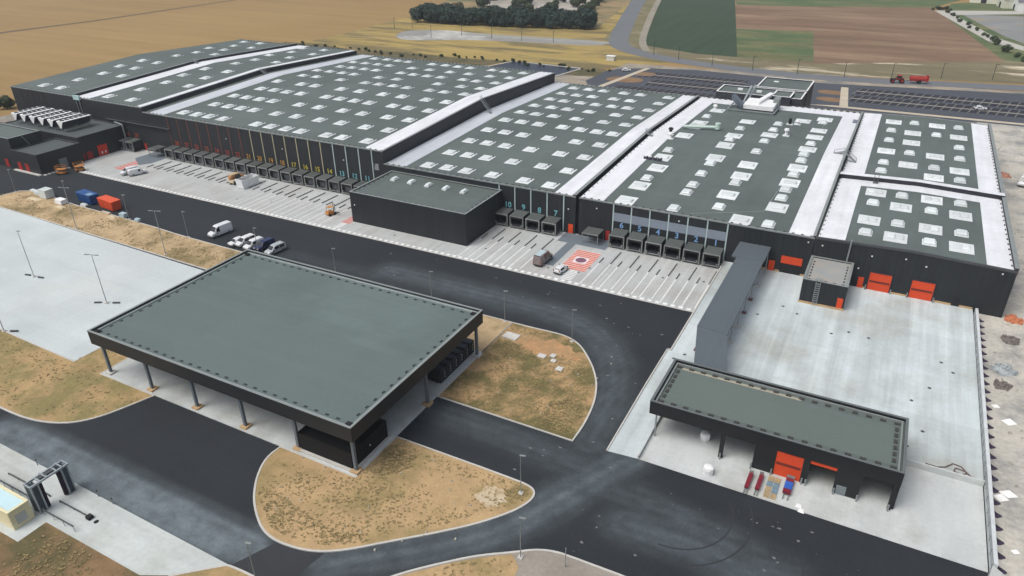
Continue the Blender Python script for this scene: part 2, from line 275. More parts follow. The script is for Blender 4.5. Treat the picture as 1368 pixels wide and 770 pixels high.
FIELDS = {"dry_meadow": [[-303.9,335.1],[-310.1,433.1],[-273.4,425.4],[-172.7,427.2],[-201.5,577.3],[-192.9,580.7],[-153.7,405.7],[-135.1,377.3],[-98.4,349.7],[-125.7,322.0],[-144.2,308.1],[-221.0,313.9],[-259.9,308.0],[-311.4,315.4]],"dark_field": [[-181.9,595.6],[-129.1,616.3],[-74.3,376.9],[-94.1,376.9],[-127.9,390.3]],"grass_strip": [[-130.2,621.2],[9.6,702.9],[8.1,613.1],[-67.8,586.9],[-117.4,571.5]],"brown_field": [[-117.4,571.5],[-67.8,586.9],[8.1,608.8],[21.5,559.3],[41.9,416.5],[-2.9,388.6],[-37.7,373.0],[-51.5,472.8],[-93.6,464.0]],"green_patch": [[-93.6,464.0],[-51.5,472.8],[-38.7,380.4],[-74.3,376.9]],"chalk_verge": [[-127.9,390.3],[-94.1,376.9],[-38.0,374.8],[41.9,416.5],[47.9,403.9],[45.6,372.3],[-31.0,350.6],[-63.6,351.9],[-101.6,360.5],[-129.4,384.7]],"track": [[-272.9,363.0],[-276.6,382.9],[-252.9,393.0],[-228.6,387.9],[-154.7,394.3],[-146.6,387.3],[-147.6,376.7],[-217.9,369.6],[-248.2,353.7],[-259.7,351.5]],"farm_track": [[9.7,596.8],[62.9,614.4],[61.8,598.2],[21.6,577.8],[40.8,489.7],[52.2,464.3],[51.2,450.0],[37.2,472.5],[16.0,568.0]],"farm_yard": [[26.0,583.5],[60.9,586.5],[52.9,474.3],[46.2,492.0],[31.7,556.4]],"quarry": [[-323.7,551.2],[-231.9,587.0],[-213.7,505.9],[-247.4,483.6],[-288.9,502.7]],"road": [[-201.7,633.5],[-139.3,398.3],[-119.7,374.6],[-93.9,359.8],[-64.0,353.6],[-33.9,349.2],[45.0,364.3],[74.0,370.2],[71.9,355.3],[44.1,350.7],[-29.4,338.0],[-61.2,340.3],[-97.8,348.0],[-122.0,357.9],[-140.3,379.9],[-153.3,405.9],[-215.7,628.2]],"field_path": [[-507.7,268.2],[-499.0,312.5],[-507.1,377.4],[-506.8,457.1]],"tan_side": [[-170.6,428.1],[-199.9,577.9],[-233.8,591.9],[-199.9,486.6]],"field_right": [[41.7,412.5],[47.9,403.9],[50.8,445.4],[36.5,472.2],[23.5,556.5],[16.0,568.0]]}

ISL = lambda p: [tuple(q) for q in p]
for _n in ('SKY_A','SKY_B','SKY_C','SKY_DL','SKY_DS','SKY_EL','SKY_ES'): globals()[_n] = ISL(globals()[_n])
ISLES = {k: ([ISL(l) for l in v] if k == 'dust' else ISL(v)) for k, v in ISLES.items()}

# ---------------------------------------------------------------- ground, fields, roads
def big(name, m, x0, x1, y0, y1, z): return sheet(name, [(x0,y0),(x1,y0),(x1,y1),(x0,y1)], m, z)
big('ground', wheat, -4000, 4000, -2500, 6000, -.16)
sheet('dry_meadow', ISL(FIELDS['dry_meadow']), meadow, -.13)
sheet('dark_green_field', [(-181.9,595.6),(-205,690),(-145,710),(-129.1,616.3),(-74.3,376.9),(-94.1,376.9),(-127.9,390.3)], crop_green, -.112)
sheet('rough_grass_field', [(-129.5,616.3),(-145,700),(60,760),(8.1,613.1),(-67.8,586.9),(-117.4,571.5)], grass_green, -.128)
sheet('brown_field', [(-135,575),(-67.8,588),(8.1,612),(21.5,559.3),(41.9,414),(-2.9,386),(-37.7,373),(-88,373),(-110,464)], plough, -.124)
sheet('grass_patch', [(-100,464),(-51.5,472.8),(-38.7,378),(-80,374)], grass_green, -.116)
sheet('chalky_verge', [(-127.9,390.3),(-94.1,376.9),(-38,374.8),(41.9,416.5),(60,420),(110,400),(110,372),(45.6,366),(-31,350.6),(-63.6,351.9),(-101.6,360.5),(-129.4,384.7)], verge, -.11)
sheet('side_grass', [(16,568),(41.7,412.5),(60,420),(70,700),(20,640)], grass_green, -.122)
sheet('scrub_ground', [(-170.6,428.1),(-199.9,577.9),(-225,700),(-345,620),(-330,470),(-290,436)], mat('scrub ground', (.26,.19,.10), .95, .2, .05, .5, col2=(.12,.12,.06), mix=(.45,.6), mixscale=.03), -.12)
sheet('quarry_floor', ISL(FIELDS['quarry']), mat('quarry chalk', (.36,.33,.29), .95, .15, .05, .5, col2=(.2,.19,.15), mix=(.5,.66), mixscale=.03), -.10)
sheet('sandy_strip', [(-262,292),(-255,299),(-215,304),(-178,303),(-172,297)], mat('sandy ground', (.42,.33,.22), .95, .15, .05, .6, col2=(.52,.47,.38), mix=(.5,.6), mixscale=.06), -.085)
sheet('ditch_bank', [(-318,318),(-300,306),(-262,300),(-220,305),(-180,304),(-172,320),(-140,318),(-136,303),(-118,306),(-122,322),(-140,318.5),(-160,323),(-200,318),(-235,321),(-262,313),(-290,321)], mat('ditch weeds', (.13,.105,.055), .95, .25, .2, 1.5, col2=(.075,.072,.035), mix=(.42,.58), mixscale=.12), -.088)
sheet('gravel_track', smooth_poly(ISL(FIELDS['track']), 2), mat('track gravel', (.24,.24,.225), .95, .12, .05, .6, col2=(.42,.42,.39), mix=(.5,.62), mixscale=.025), -.10)
sheet('farm_track', ISL(FIELDS['farm_track']), track_m, -.095)
sheet('farm_yard', ISL(FIELDS['farm_yard']), mat('farm yard gravel', (.21,.215,.21), .95, .15, .05, .5, col2=(.27,.21,.13), mix=(.5,.62), mixscale=.03), -.10)
sheet('field_path', [(-515,268),(-508,268),(-501,330),(-503,470),(-507,470),(-506,330)], mat('tramline', (.12,.085,.05), .95), -.12)
# country road: a smooth ribbon along its centre line
def ribbon(name, pts, wd, m, z, it=3):
    for _ in range(it):
        o = [pts[0]]
        for a, b in zip(pts, pts[1:]): o += [(a[0]*.75+b[0]*.25, a[1]*.75+b[1]*.25), (a[0]*.25+b[0]*.75, a[1]*.25+b[1]*.75)]
        pts = o+[pts[-1]]
    mb = MB(); L = []; Rr = []
    for i, p in enumerate(pts):
        a = pts[max(0,i-1)]; b = pts[min(len(pts)-1,i+1)]; d = Vector((b[0]-a[0], b[1]-a[1])).normalized(); n = Vector((-d.y, d.x))*wd/2
        L.append((p[0]+n.x,p[1]+n.y,z)); Rr.append((p[0]-n.x,p[1]-n.y,z))
    n = len(pts); mb.add(L+Rr, [(n+i,n+i+1,i+1,i) for i in range(n-1)])
    return tag(mb.build(name, m), kind='structure')
sheet('road_verge', [(-250,760),(-222,640),(-196,560),(-170,470),(-154,400),(-140,380),(-110,362),(-94,377),(-128,390),(-182,596),(-215,760)], mat('olive verge', (.15,.135,.07), .95, .2, .08, .6, col2=(.24,.20,.125), mix=(.5,.64), mixscale=.05), -.117)
ribbon('country_road', [(-235,760),(-208,630),(-185,540),(-160,450),(-146,402),(-138,382),(-121,366),(-96,354),(-63,347),(-30,344),(10,351),(44,357),(80,364),(160,378)], 11, country_road, -.085)
ribbon('farm_access_road', [(-140,394),(-146,388),(-180,387.5),(-235,384)], 7, mat('pale road', (.27,.27,.25), .9), -.088)
ribbon('service_road', [(-120,374),(-131,398),(-143,440),(-162,510),(-182,590),(-200,660)], 4, mat('pale service road', (.25,.23,.185), .95, .15, .05, .5), -.09)
# around the hall: packed dirt, yard asphalt, car parks
sheet('site_ground', [(-300,140),(-262,290),(-120,320),(-118,340),(60,350),(70,60),(21,60),(21,240),(-250,240),(-290,140)], soil_pale, -.09)
# asphalt yard as a grid that carries a dust value per vertex (truck tracks)
DUSTW = [(7.5,1.35),(5,1.15),(8,.62),(8,.36),(10,.42),(8,.36),(9,.42),(7,.16),(6,.16)]
import numpy as np
xs = np.concatenate([np.arange(-330,-140,2.0), np.arange(-140,21,.8), [22.0]]); ys = np.concatenate([np.arange(-60,10,2.0), np.arange(10,126,.8), [135,143.0]])
GX, GY = np.meshgrid(xs, ys); dust = np.zeros_like(GX)
for (wd, st), pl in zip(DUSTW, ISLES['dust']):
    dm = np.full_like(GX, 1e9); pl2 = pl
    for _ in range(2): pl2 = [pl2[0]]+[q for a_, b_ in zip(pl2, pl2[1:]) for q in ((a_[0]*.75+b_[0]*.25,a_[1]*.75+b_[1]*.25),(a_[0]*.25+b_[0]*.75,a_[1]*.25+b_[1]*.75))]+[pl2[-1]]
    for (ax_, ay_), (bx_, by_) in zip(pl2, pl2[1:]):
        dx_, dy_ = bx_-ax_, by_-ay_; t_ = np.clip(((GX-ax_)*dx_+(GY-ay_)*dy_)/(dx_*dx_+dy_*dy_+1e-9), 0, 1)
        dm = np.minimum(dm, np.hypot(GX-ax_-t_*dx_, GY-ay_-t_*dy_))
    k_ = np.clip(1-dm/(wd*.62), 0, 1); k_ = k_*k_*(3-2*k_); k_ = k_*(.80+.20*np.cos(dm*3.4))
    dust = np.maximum(dust, st*k_)
nx_, ny_ = len(xs), len(ys); mb = MB()
mb.v = [(float(x), float(y), -.03) for y in ys for x in xs]
mb.f = [[j*nx_+i, j*nx_+i+1, (j+1)*nx_+i+1, (j+1)*nx_+i] for j in range(ny_-1) for i in range(nx_-1)]; mb.mi = [0]*len(mb.f)
yard = tag(mb.build('asphalt_yard', asphalt), kind='structure')
at = yard.data.attributes.new('dust', 'FLOAT', 'POINT'); at.data.foreach_set('value', np.clip(dust.ravel()+.02, 0, 1).astype('f4'))
# tyre scuffs and small patches on the asphalt
scf = mat('tyre scuff', (.029,.032,.036), .9); scm = mat('spilled mortar', (.15,.155,.155), .9, .2, .5, 4)
def arc(cx, cy, r, a0, a1, w_, n=24):
    m_ = MB()
    for i in range(n):
        t0, t1 = a0+(a1-a0)*i/n, a0+(a1-a0)*(i+1)/n
        q = [(cx+(r+s_*w_)*math.cos(t), cy+(r+s_*w_)*math.sin(t), -.022) for t, s_ in ((t0,-.5),(t1,-.5),(t1,.5),(t0,.5))]
        m_.quad(*q[::-1])
    return m_
for a_ in ((-14,70,7,-1.6,.6,.22),(-14,70,9.4,-1.5,.5,.22),(-5,66.5,7,-2.2,.2,.2),(-2,66,7.8,-2.0,.0,.2)):
    arc(*a_).build('tyre_scuff', scf, yard)
mb = MB(); rng = random.Random(5)
for k in range(130):
    if k < 40: x, y = rng.uniform(-95,-28), rng.uniform(102.5,118)
    elif k < 90: x, y = rng.uniform(-25,12), rng.uniform(57,75)
    else: x, y = rng.uniform(-40,-27), rng.uniform(60,112)
    r_ = rng.choice([.08,.1,.14,.2,.3]); n = 7; a0 = rng.random()*6
    mb.add([(x+r_*rng.uniform(.5,1.2)*math.cos(a0+i*2*math.pi/n), y+r_*rng.uniform(.3,.8)*math.sin(a0+i*2*math.pi/n), -.02) for i in range(n)], [tuple(range(n))])
tag(mb.build('mortar_spots', scm, yard), kind='stuff')
tag(sheet('asphalt_patch', [(-58.3,36.6),(-55.8,42),(-52,42.5),(-49.4,43.6),(-50.5,37.2)], mat('fresh asphalt', (.033,.036,.041), .9), -.022, kind=None, parent=yard))
# truck park, canopy slab, apron, courtyard slabs
sheet('truck_park', [(-300,56.3),(-135.7,56.1),(-115.8,55.7),(-115.8,90.2),(-194.6,92.4),(-300,92.4)], concrete_park, .03, thick=.3)
sheet('canopy_slab', [(-108.2,55.3),(-54.5,55.3),(-54.5,89.6),(-108.2,89.6)], concrete, .14, thick=.3)
apron = sheet('dock_apron', [(-210.6,120.1),(-25.3,120.1),(-25.3,143.6),(-217.8,143.6),(-217.8,124.5)], concrete_apron, .02, thick=.2)
mb = MB(); x = -210
while x < -25.6: mb.box(x, x+.85, 120.25, 121.05, .018, .026); x += 1.55
tag(mb.build('edge_dashes', mark_w, apron), kind='stuff')
MB().box(-210.6,-25.3,119.8,120.1,-.1,.06).build('apron_kerb', kerbstone, apron)
lower = sheet('lower_slab', [(-21.3,76.3),(20.9,76.3),(20.9,92),(-21.3,92)], concrete, .02, thick=.2)
court = sheet('courtyard', [(-25.2,92),(20.9,92),(20.9,143.5),(-25.2,143.5)], concrete_old, .55, thick=.9)
ramp_m = MB().prism([(-25.8,75.9),(-21.5,76.3),(-21.5,92),(-25.8,92)], -.3, lambda x, y: .02+.53*(y-75.9)/16.1)
rp = ramp_m.build('ramp', concrete_old); rp['kind'] = 'structure'
k_ = MB().prism([(-25.8,92),(-25.8,104.3),(-25.2,104.3),(-25.2,92)], -.3, .55); k_.build('courtyard_step', concrete_old, court)
mb = MB(); mb.box(-25.42,-25.15,104.3,143.2,-.1,.72); mb.box(-26.0,-25.8,92,104.6,-.1,.72); mb.box(-26.0,-25.42,104.3,104.6,-.1,.72)
mb.build('edge_kerb', kerbstone, court)
mb = MB().hexa([(-26,75.9,-.1),(-25.8,75.9,-.1),(-25.8,92,-.1),(-26,92,-.1)], [(-26,75.9,.16),(-25.8,75.9,.16),(-25.8,92,.72),(-26,92,.72)]); mb.build('edge_kerb', kerbstone, rp)
MB().box(-21.5,-21.3,76.3,92,-.1,.62).build('ramp_wall', concrete, rp)
MB().box(10.7,20.9,91.75,92.0,-.1,.98).build('retaining_kerb', concrete, court)
cov = MB()
for i in range(10): cov
cm = MB().tube((0,0,0),(0,0,.012),.28,10).mesh('drain_cover', trim_d)
for px, py in ((-17.6,135.2),(-10.8,128.8),(-14.5,123.6),(-8,127),(-1.5,122.5),(1.2,124.4),(4.5,123.8),(14.2,112.2),(11.8,107.4),(11.6,79.5+16),(-19.2,99.6),(17.5,118.5),(15.8,121),(-13.8,97.4),(-22.8,104.2),(-22.2,101.6),(-24.1,102.2),(13.5,100)):
    inst('drain_cover', cm, court, (px,py,.552))
for px, py in ((-75,127),(-58.2,124.6),(-51.6,125.6),(-35,131),(-27,133),(-50.2,128.4),(-98,124),(-118,128),(-140,127),(-150,124.6)): inst('drain_cover', cm, apron, (px,py,.022))
# wash lane at the lower left
wash = sheet('wash_lane', [(-180,36.9),(-105.4,37.0),(-58.3,36.6),(-62.9,32.6),(-66.6,30.7),(-84.5,30.7),(-84.5,27.1),(-109,26.9),(-180,26.9)], mat('wash concrete', (.45,.485,.475), .8, .08, .12, 1.5, col2=(.37,.385,.355), mix=(.46,.66), mixscale=.10, streak=((.05,.6,1),.10)), .04, thick=.3)
big_dirt = sheet('bare_ground_front', [(-84.5,30.7),(-66.6,30.7),(-62.9,32.6),(-50,20),(-60,-40),(-200,-40),(-200,26.9),(-109,26.9),(-84.5,27.1)], mat('brown soil', (.21,.135,.07), .95, .2, .35, 2.6, col2=(.10,.085,.04), mix=(.47,.62), mixscale=.13, bump=.5), .035)
# dirt islands inside kerbs
def island(name, poly, m, rough_it=0, kerb=True):
    for _ in range(2):                      # round the shallow bends, keep the sharp corners
        out = []; n = len(poly)
        for i in range(n):
            p, c, q = Vector(poly[i-1]), Vector(poly[i]), Vector(poly[(i+1)%n]); an = (c-p).angle(q-c, 0)
            if .04 < an < .75: out += [tuple(c+(p-c)*.25), tuple(c+(q-c)*.25)]
            else: out.append(tuple(c))
        poly = out
    o = sheet(name, poly, m, .07)
    if kerb:
        mb = MB(); n = len(poly); a = sum(poly[i][0]*poly[(i+1)%n][1]-poly[(i+1)%n][0]*poly[i][1] for i in range(n))
        p = poly if a > 0 else poly[::-1]; off = []
        for i in range(n):
            d0 = (Vector(p[i])-Vector(p[i-1])).normalized(); d1 = (Vector(p[(i+1)%n])-Vector(p[i])).normalized(); d = (d0+d1).normalized()
            off.append((p[i][0]+d.y*.28, p[i][1]-d.x*.28))
        for i in range(n):
            j = (i+1)%n
            mb.hexa([(*p[i],-.05),(*off[i],-.05),(*off[j],-.05),(*p[j],-.05)], [(*p[i],.12),(*off[i],.12),(*off[j],.12),(*p[j],.12)])
        mb.build('kerb', kerbstone, o)
    return o
I = ISLES
isl = {}
isl['strip'] = island('soil_strip', [(-330,96),(-210.8,97.5),(-209.7,102),(-205.1,104.6),(-192.5,102.8),(-183.8,102.2),(-170.1,102.1),(-153.5,101.6),(-144.1,101),(-130.9,100.8),(-104,100.6),(-54.6,101.0),(-54.5,89.9),(-115.5,90.2),(-115.9,91),(-194.6,92.7),(-330,92.7)], mat('strip soil', (.42,.31,.18), .95, .16, .3, 2.6, col2=(.20,.155,.075), mix=(.47,.62), mixscale=.09, bump=.5))
isl['left'] = island('soil_island', [(-200,56.0),(-138.7,56.0),(-135.7,55.8),(-115.8,55.4),(-115.2,88),(-108.5,88),(-108.5,55.1),(-95.2,55.1),(-96.8,50.9),(-98.2,47.5),(-100.6,44.8),(-104.4,43.1),(-108.8,42.3),(-114.6,42.2),(-200,42.2)], soil_grass)
def ease(poly): return poly
isl['right'] = island('soil_island', [(-54.3,100.95),(-51.9,100.9),(-45.5,101.2),(-43.2,101.0),(-41,100),(-38.8,98.1),(-35.8,94.4),(-34.4,92.1),(-33.3,90),(-32.2,86.7),(-31.6,83.8),(-31.2,79.9),(-31.2,75.7),(-54.3,75.8)], mat('right island soil', (.335,.225,.112), .95, .24, .4, 2.0, col2=(.135,.115,.047), mix=(.43,.58), mixscale=.19, bump=.5))
isl['front'] = island('soil_island', [(-68,55.1),(-68.1,52.6),(-66.6,49.4),(-64.2,46.4),(-61.7,44.3),(-58.7,42.5),(-55.8,42),(-52,42.5),(-49.4,43.6),(-47,45.3),(-44.8,47.3),(-39.9,51.6),(-35.8,55.4),(-32.6,59.4),(-31.5,61.7),(-31.3,63.1),(-31.7,64.0),(-32.6,64.4),(-34.3,64.6),(-54.3,64.6),(-54.3,55.1)], soil)
isl['bottom'] = island('soil_island', [(-52,30),(-42.3,40.8),(-39.6,44.7),(-35.1,49.1),(-32.6,51.3),(-29,53.7),(-27.4,54.9),(-26,55.6),(-24.5,56.0),(-23.3,56.1),(-16.8,56.3),(0,56.3),(20,40),(0,20)], gravel)
sheet('island_soil_patch', [(-45,38.6),(-42.1,40.8),(-39.4,44.6),(-35,49),(-32.5,51.1),(-29.2,53.4),(-27.6,52),(-27.2,47),(-33,38)], soil, .085)
isl['tip'] = island('soil_island', [(-63.2,32.2),(-58.7,36.2),(-58.2,36.4),(-54.5,36.6),(-49,36.3),(-45,30),(-50,22),(-63,28)], soil_grass)
# weeds: small leaf rosettes scattered over the islands
def tufts(name, poly, n, seed, zz, dens=None, size=(.08,.24)):
    rg = random.Random(seed); mb = MB(); x0 = min(p[0] for p in poly); x1 = max(p[0] for p in poly); y0 = min(p[1] for p in poly); y1 = max(p[1] for p in poly); k = 0; tries = 0
    while k < n and tries < n*30:
        tries += 1; x, y = rg.uniform(x0,x1), rg.uniform(y0,y1)
        if not inside(x,y,poly): continue
        if mnoise.noise((x*.16, y*.16, seed)) + rg.uniform(-.35,.35) < .02: continue
        k += 1; s_ = rg.uniform(*size); a = rg.random()*6.28
        for b in range(4):
            t = a+b*1.57; c_, s2 = math.cos(t), math.sin(t); wv = s_*.45
            mb.quad((x,y,zz), (x+c_*s_*.6-s2*wv, y+s2*s_*.6+c_*wv, zz+s_*.55), (x+c_*s_*1.1, y+s2*s_*1.1, zz+s_*.35), (x+c_*s_*.6+s2*wv, y+s2*s_*.6-c_*wv, zz+s_*.5))
    mb.mi = [rg.randint(0, 2) > 0 for _ in range(len(mb.f)//4) for _k in range(4)]
    return tag(mb.build(name, [tuft_m, tuft_d]), kind='stuff')
tufts('weeds', [(-53.8,76.2),(-31.8,76.2),(-32.5,84),(-36,94),(-42,100.5),(-53.8,100.5)], 1900, 3, .07, size=(.06,.2))
tufts('weeds', [(-67,54),(-64,47.5),(-58,43.2),(-52,43.2),(-40,52.5),(-33,60.5),(-32,64),(-53.8,64),(-54,55)], 1500, 5, .07, size=(.06,.18))
tufts('weeds', [(-170,55.3),(-116.5,55),(-115,87),(-109,87),(-109,54.5),(-96,54),(-98.5,48.5),(-104,44),(-114,43),(-170,43)], 1000, 8, .07, size=(.06,.2))
tufts('weeds', [(-230,93),(-116,91),(-116,100),(-150,101),(-200,103)], 900, 13, .07, size=(.08,.24))
tufts('weeds', [(-84,30),(-67,30),(-64,31),(-55,22),(-65,15),(-86,24)], 500, 17, .04)
tufts('weeds', [(-44,39),(-35,48.7),(-29,53),(-27.5,50),(-33,40)], 160, 21, .09)
rg0 = random.Random(31)
def ragged(cx, cy, rx, ry, n=26, k=.28): return [(cx+rx*math.cos(i*6.2832/n)*rg0.uniform(1-k,1+k), cy+ry*math.sin(i*6.2832/n)*rg0.uniform(1-k,1+k)) for i in range(n)]
sheet('bare_soil_patch', ragged(-44.5,96.2,5.6,2.6), mat('reddish bare soil', (.40,.235,.115), .95, .18, .5, 3, col2=(.33,.21,.11), mixscale=.3, bump=.5), .085)
sheet('pale_soil_patch', ragged(-36.2,60.6,2.0,1.7), mat('pale chalky soil', (.50,.42,.30), .95, .15, .5, 3, col2=(.40,.31,.19), mixscale=.4), .085)
tufts('weeds', ragged(-51.5,61.2,2.6,3.6), 420, 41, .07, size=(.08,.22)); tufts('weeds', ragged(-33.2,62.4,1.4,1.6), 160, 43, .07, size=(.08,.2))
tufts('weeds', [(-66.5,51),(-64,46.8),(-58,43),(-52,43),(-45,47.5),(-52,46.5),(-62,48)], 420, 47, .07, size=(.07,.2)); tufts('weeds', ragged(-35,81,2.6,3.4), 420, 53, .07, size=(.08,.24)); tufts('weeds', ragged(-50.5,92.5,1.8,2.4), 240, 59, .07, size=(.08,.24))
# car parks behind the hall
lot = sheet('car_park', [(-121.5,296),(-121,320),(-116.5,327),(-104,333),(-85,337.5),(-66,337),(-30,333),(45,346),(120,358),(120,300),(60,292),(-20,290),(-60,286),(-105,286.5),(-118,290)], mat('car park asphalt', (.062,.068,.082), .85, .1, .06, 1.5), -.07)
bay = mat('pale bay divider', (.21,.205,.18), .9, .12, .2, 2)
def bays(x0, x1, y, wd, dep, kind=0):
    dk = MB(); dk.quad((x0,y-wd/2-dep,-.066),(x1,y-wd/2-dep,-.066),(x1,y+wd/2+dep,-.066),(x0,y+wd/2+dep,-.066)); dk.build('bay_surface', mat('dark bay asphalt', (.020,.021,.030), .85, .12, .1, 2), lot)
    mb = MB(); mb.quad((x0,y-wd/2,-.062),(x1,y-wd/2,-.062),(x1,y+wd/2,-.062),(x0,y+wd/2,-.062)); x = x0
    while x < x1:
        for s_ in (1,-1):
            mb.quad((x,y+s_*wd/2,-.058),(x+.28,y+s_*wd/2,-.058),(x+1.48,y+s_*(wd/2+dep),-.058),(x+1.2,y+s_*(wd/2+dep),-.058)) if s_ > 0 else mb.quad((x-1.2,y-wd/2-dep,-.058),(x-.92,y-wd/2-dep,-.058),(x+.28,y-wd/2,-.058),(x,y-wd/2,-.058))
        x += 2.9
    return tag(mb.build('bay_dividers', bay, lot), kind='stuff')
bays(-104,-58,319.5,1.4,5); bays(-96,-58,304.5,1.4,5); bays(-106,-58,288.5,1.0,5)
bays(-15,110,324,1.5,4.8); bays(-16,110,310.5,1.5,4.8)
sheet('footpath', [(-30,293.6),(-20,293.4),(60,294.6),(60,297),(-20,296)], mat('beige paving', (.44,.39,.30), .9), -.060, kind=None, parent=lot)
sheet('footpath', [(-18.6,296),(-15.6,296),(-18.6,329),(-21.4,329)], mat('beige paving', (.44,.39,.30), .9), -.059, kind=None, parent=lot)
sheet('footpath', [(-113,288),(-110.5,288),(-104.2,333),(-106.6,333)], mat('beige paving', (.44,.39,.30), .9), -.059, kind=None, parent=lot)
brn = mat('mulch bed', (.20,.125,.07), .95, .15, .2, 2)
sheet('planting_bed', smooth_poly([(-116,304),(-111.5,300),(-99,301),(-99,311),(-112,311)],2), brn, -.060, kind=None, parent=lot)
sheet('planting_bed', smooth_poly([(-109,320),(-106,316),(-98,316),(-98,324),(-106,324)],2), brn, -.060, kind=None, parent=lot)
sheet('planting_bed', smooth_poly([(-29,314),(-18.5,313.5),(-18.5,321),(-29,321)],2), brn, -.061, kind=None, parent=lot)
sheet('planting_bed', smooth_poly([(-28,302),(-17.5,301),(-17.5,308.5),(-28,308.5)],2), brn, -.061, kind=None, parent=lot)
pnd = sheet('pond', [(-176,303),(-170,321.5),(-133,319),(-137,299)], pond_m, -.06)
mb = MB()
for a, b in (((-176,303),(-170,321.5)),((-170,321.5),(-133,319)),((-133,319),(-137,299)),((-137,299),(-176,303))): mb.bar((*a,-.0),(*b,-.0),1.0,.3)
mb.build('pond_bank', track_m, pnd)
sheet('rubble_ground', [(20.9,20),(150,20),(120,292),(26,292),(25.7,146),(20.9,143)], mat('rubble soil', (.43,.41,.36), .95, .2, .16, 1.5, col2=(.24,.24,.235), mix=(.49,.64), mixscale=.09, bump=.6), -.05)

# ---------------------------------------------------------------- the warehouse
RY = 196.0; YF = 143.4; YB = 249.0
WH = thing('warehouse', 'huge black clad warehouse of stepped halls with grey green roofs and numbered loading docks', 'warehouse', (-125,196,0))
def zr(z0, rise): return lambda x, y: z0+rise*(1-abs(y-RY)/52.8)
def slab(mb, x0, x1, ya, yb, zf, d0, d1):
    """roof sheet following the slope between two heights above it"""
    ys = [ya]+([RY] if ya < RY < yb else [])+[yb]
    for a, b in zip(ys, ys[1:]): mb.hexa([(x0,a,zf(0,a)+d0),(x1,a,zf(0,a)+d0),(x1,b,zf(0,b)+d0),(x0,b,zf(0,b)+d0)], [(x0,a,zf(0,a)+d1),(x1,a,zf(0,a)+d1),(x1,b,zf(0,b)+d1),(x0,b,zf(0,b)+d1)])
    return mb
def hall(x0, x1, z0, rise, yf=YF, yb=YB, strips=(), par=(), back=None, front_trim=True, greys=(-204.6,-114.2)):
    zf = zr(z0, rise); mb = MB()
    ys = [yf]+([RY] if yf < RY < yb else [])+[yb]
    ring = lambda x: [(x,y,-.2) for y in (yf, yb)]+[(x,y,zf(0,y)-.05) for y in ys[::-1]]
    mb.loft([ring(x1), ring(x0)]); mb.build('wall', clad, WH)
    slab(MB(), x0+.02, x1-.02, yf+.0, yb-.0, zf, -.045, .08).build('roof', roofm, WH)
    for a, b in strips: slab(MB(), a, b, yf+.05, yb-.05, zf, .083, .16).build('membrane_strip', grey_mem if a in greys else white_m, WH)
    for a, b, h in par:
        slab(MB(), a, b, yf-.02, yb+.02, zf, -1.2, h).build('parapet', clad_side, WH)
        slab(MB(), a-.06, b+.06, yf-.06, yb+.06, zf, h+.003, h+.09).build('coping', trim, WH)
    if back: slab(MB(), x0+.3, x1-.3, back, yb-.05, zf, .087, .164).build('membrane_strip', white_m, WH)
    if front_trim:
        MB().box(x0, x1, yf-.14, yf+.22, z0-.10, z0+.20).build('eave_trim', trim, WH)
        MB().box(x0, x1, yb-.22, yb+.14, z0-.10, z0+.20).build('eave_trim', trim, WH)
        mb = MB(); x = x0+.8
        while x < x1-.6: mb.box(x, x+.5, yf+.3, yf+.55, z0+.1, z0+.26); x += 1.75
        tag(mb.build('edge_blocks', black_m, WH), kind='stuff')
        mb = MB(); x = x0+.8
        while x < x1-.6: mb.box(x, x+.5, yb-.55, yb-.3, z0+.1, z0+.26); x += 1.75
        tag(mb.build('edge_blocks', black_m, WH), kind='stuff')
hall(-276.0, -240.6, 14.1, 2.2, par=[(-240.9,-240.37,.75)])
hall(-240.35, -207.4, 13.9, 2.2, strips=[(-239.9,-233.5),(-210.2,-207.9)], par=[(-207.85,-207.37,.10)])
hall(-207.35, -114.6, 12.5, 2.2, strips=[(-204.6,-198.2),(-120.6,-115.2)], par=[(-115.1,-114.57,.12)])
hall(-114.55, -60.2, 9.2, 1.6, strips=[(-114.2,-108.0),(-65.6,-60.9)], par=[(-60.85,-60.15,.5)])
hall(-59.3, -8.55, 9.2, 1.6, strips=[(-59.1,-53.6),(-13.6,-8.9)], par=[(-8.9,-8.45,.55)], back=241.5)
MB().box(-60.2,-59.3,144.2,248.5,-.2,8.4).build('wall', black_m, WH)
# right hand hall: shallow ridge along the depth, split by a fire wall
XR = 8.7
def ze(x): return 9.35+.55*(1-abs(x-XR)/17.1)
def xslab(mb, xa, xb, y0, y1, d0, d1):
    xs_ = [xa]+([XR] if xa < XR < xb else [])+[xb]
    for a, b in zip(xs_, xs_[1:]): mb.hexa([(a,y0,ze(a)+d0),(b,y0,ze(b)+d0),(b,y1,ze(b)+d0),(a,y1,ze(a)+d0)], [(a,y0,ze(a)+d1),(b,y0,ze(b)+d1),(b,y1,ze(b)+d1),(a,y1,ze(a)+d1)])
    return mb
for ya, yb in ((YF, 182.4), (183.0, YB)):
    mb = MB(); ring = lambda y: [(-8.4,y,-.2),(25.7,y,-.2),(25.7,y,ze(25.7)-.05),(XR,y,ze(XR)-.05),(-8.4,y,ze(-8.4)-.05)]
    mb.loft([ring(yb), ring(ya)]); mb.build('wall', clad, WH)
    xslab(MB(), -8.35, 25.65, ya+.02, yb-.02, -.045, .08).build('roof', roofm, WH)
    xslab(MB(), -8.0, -3.1, ya+.3, yb-.1, .083, .16).build('membrane_strip', white_m, WH)
    xslab(MB(), 20.9, 25.1, ya+.3, yb-.1, .083, .16).build('membrane_strip', white_m, WH)
xslab(MB(), -3.09, 20.89, 178.3, 182.3, .085, .162).build('membrane_strip', white_m, WH)
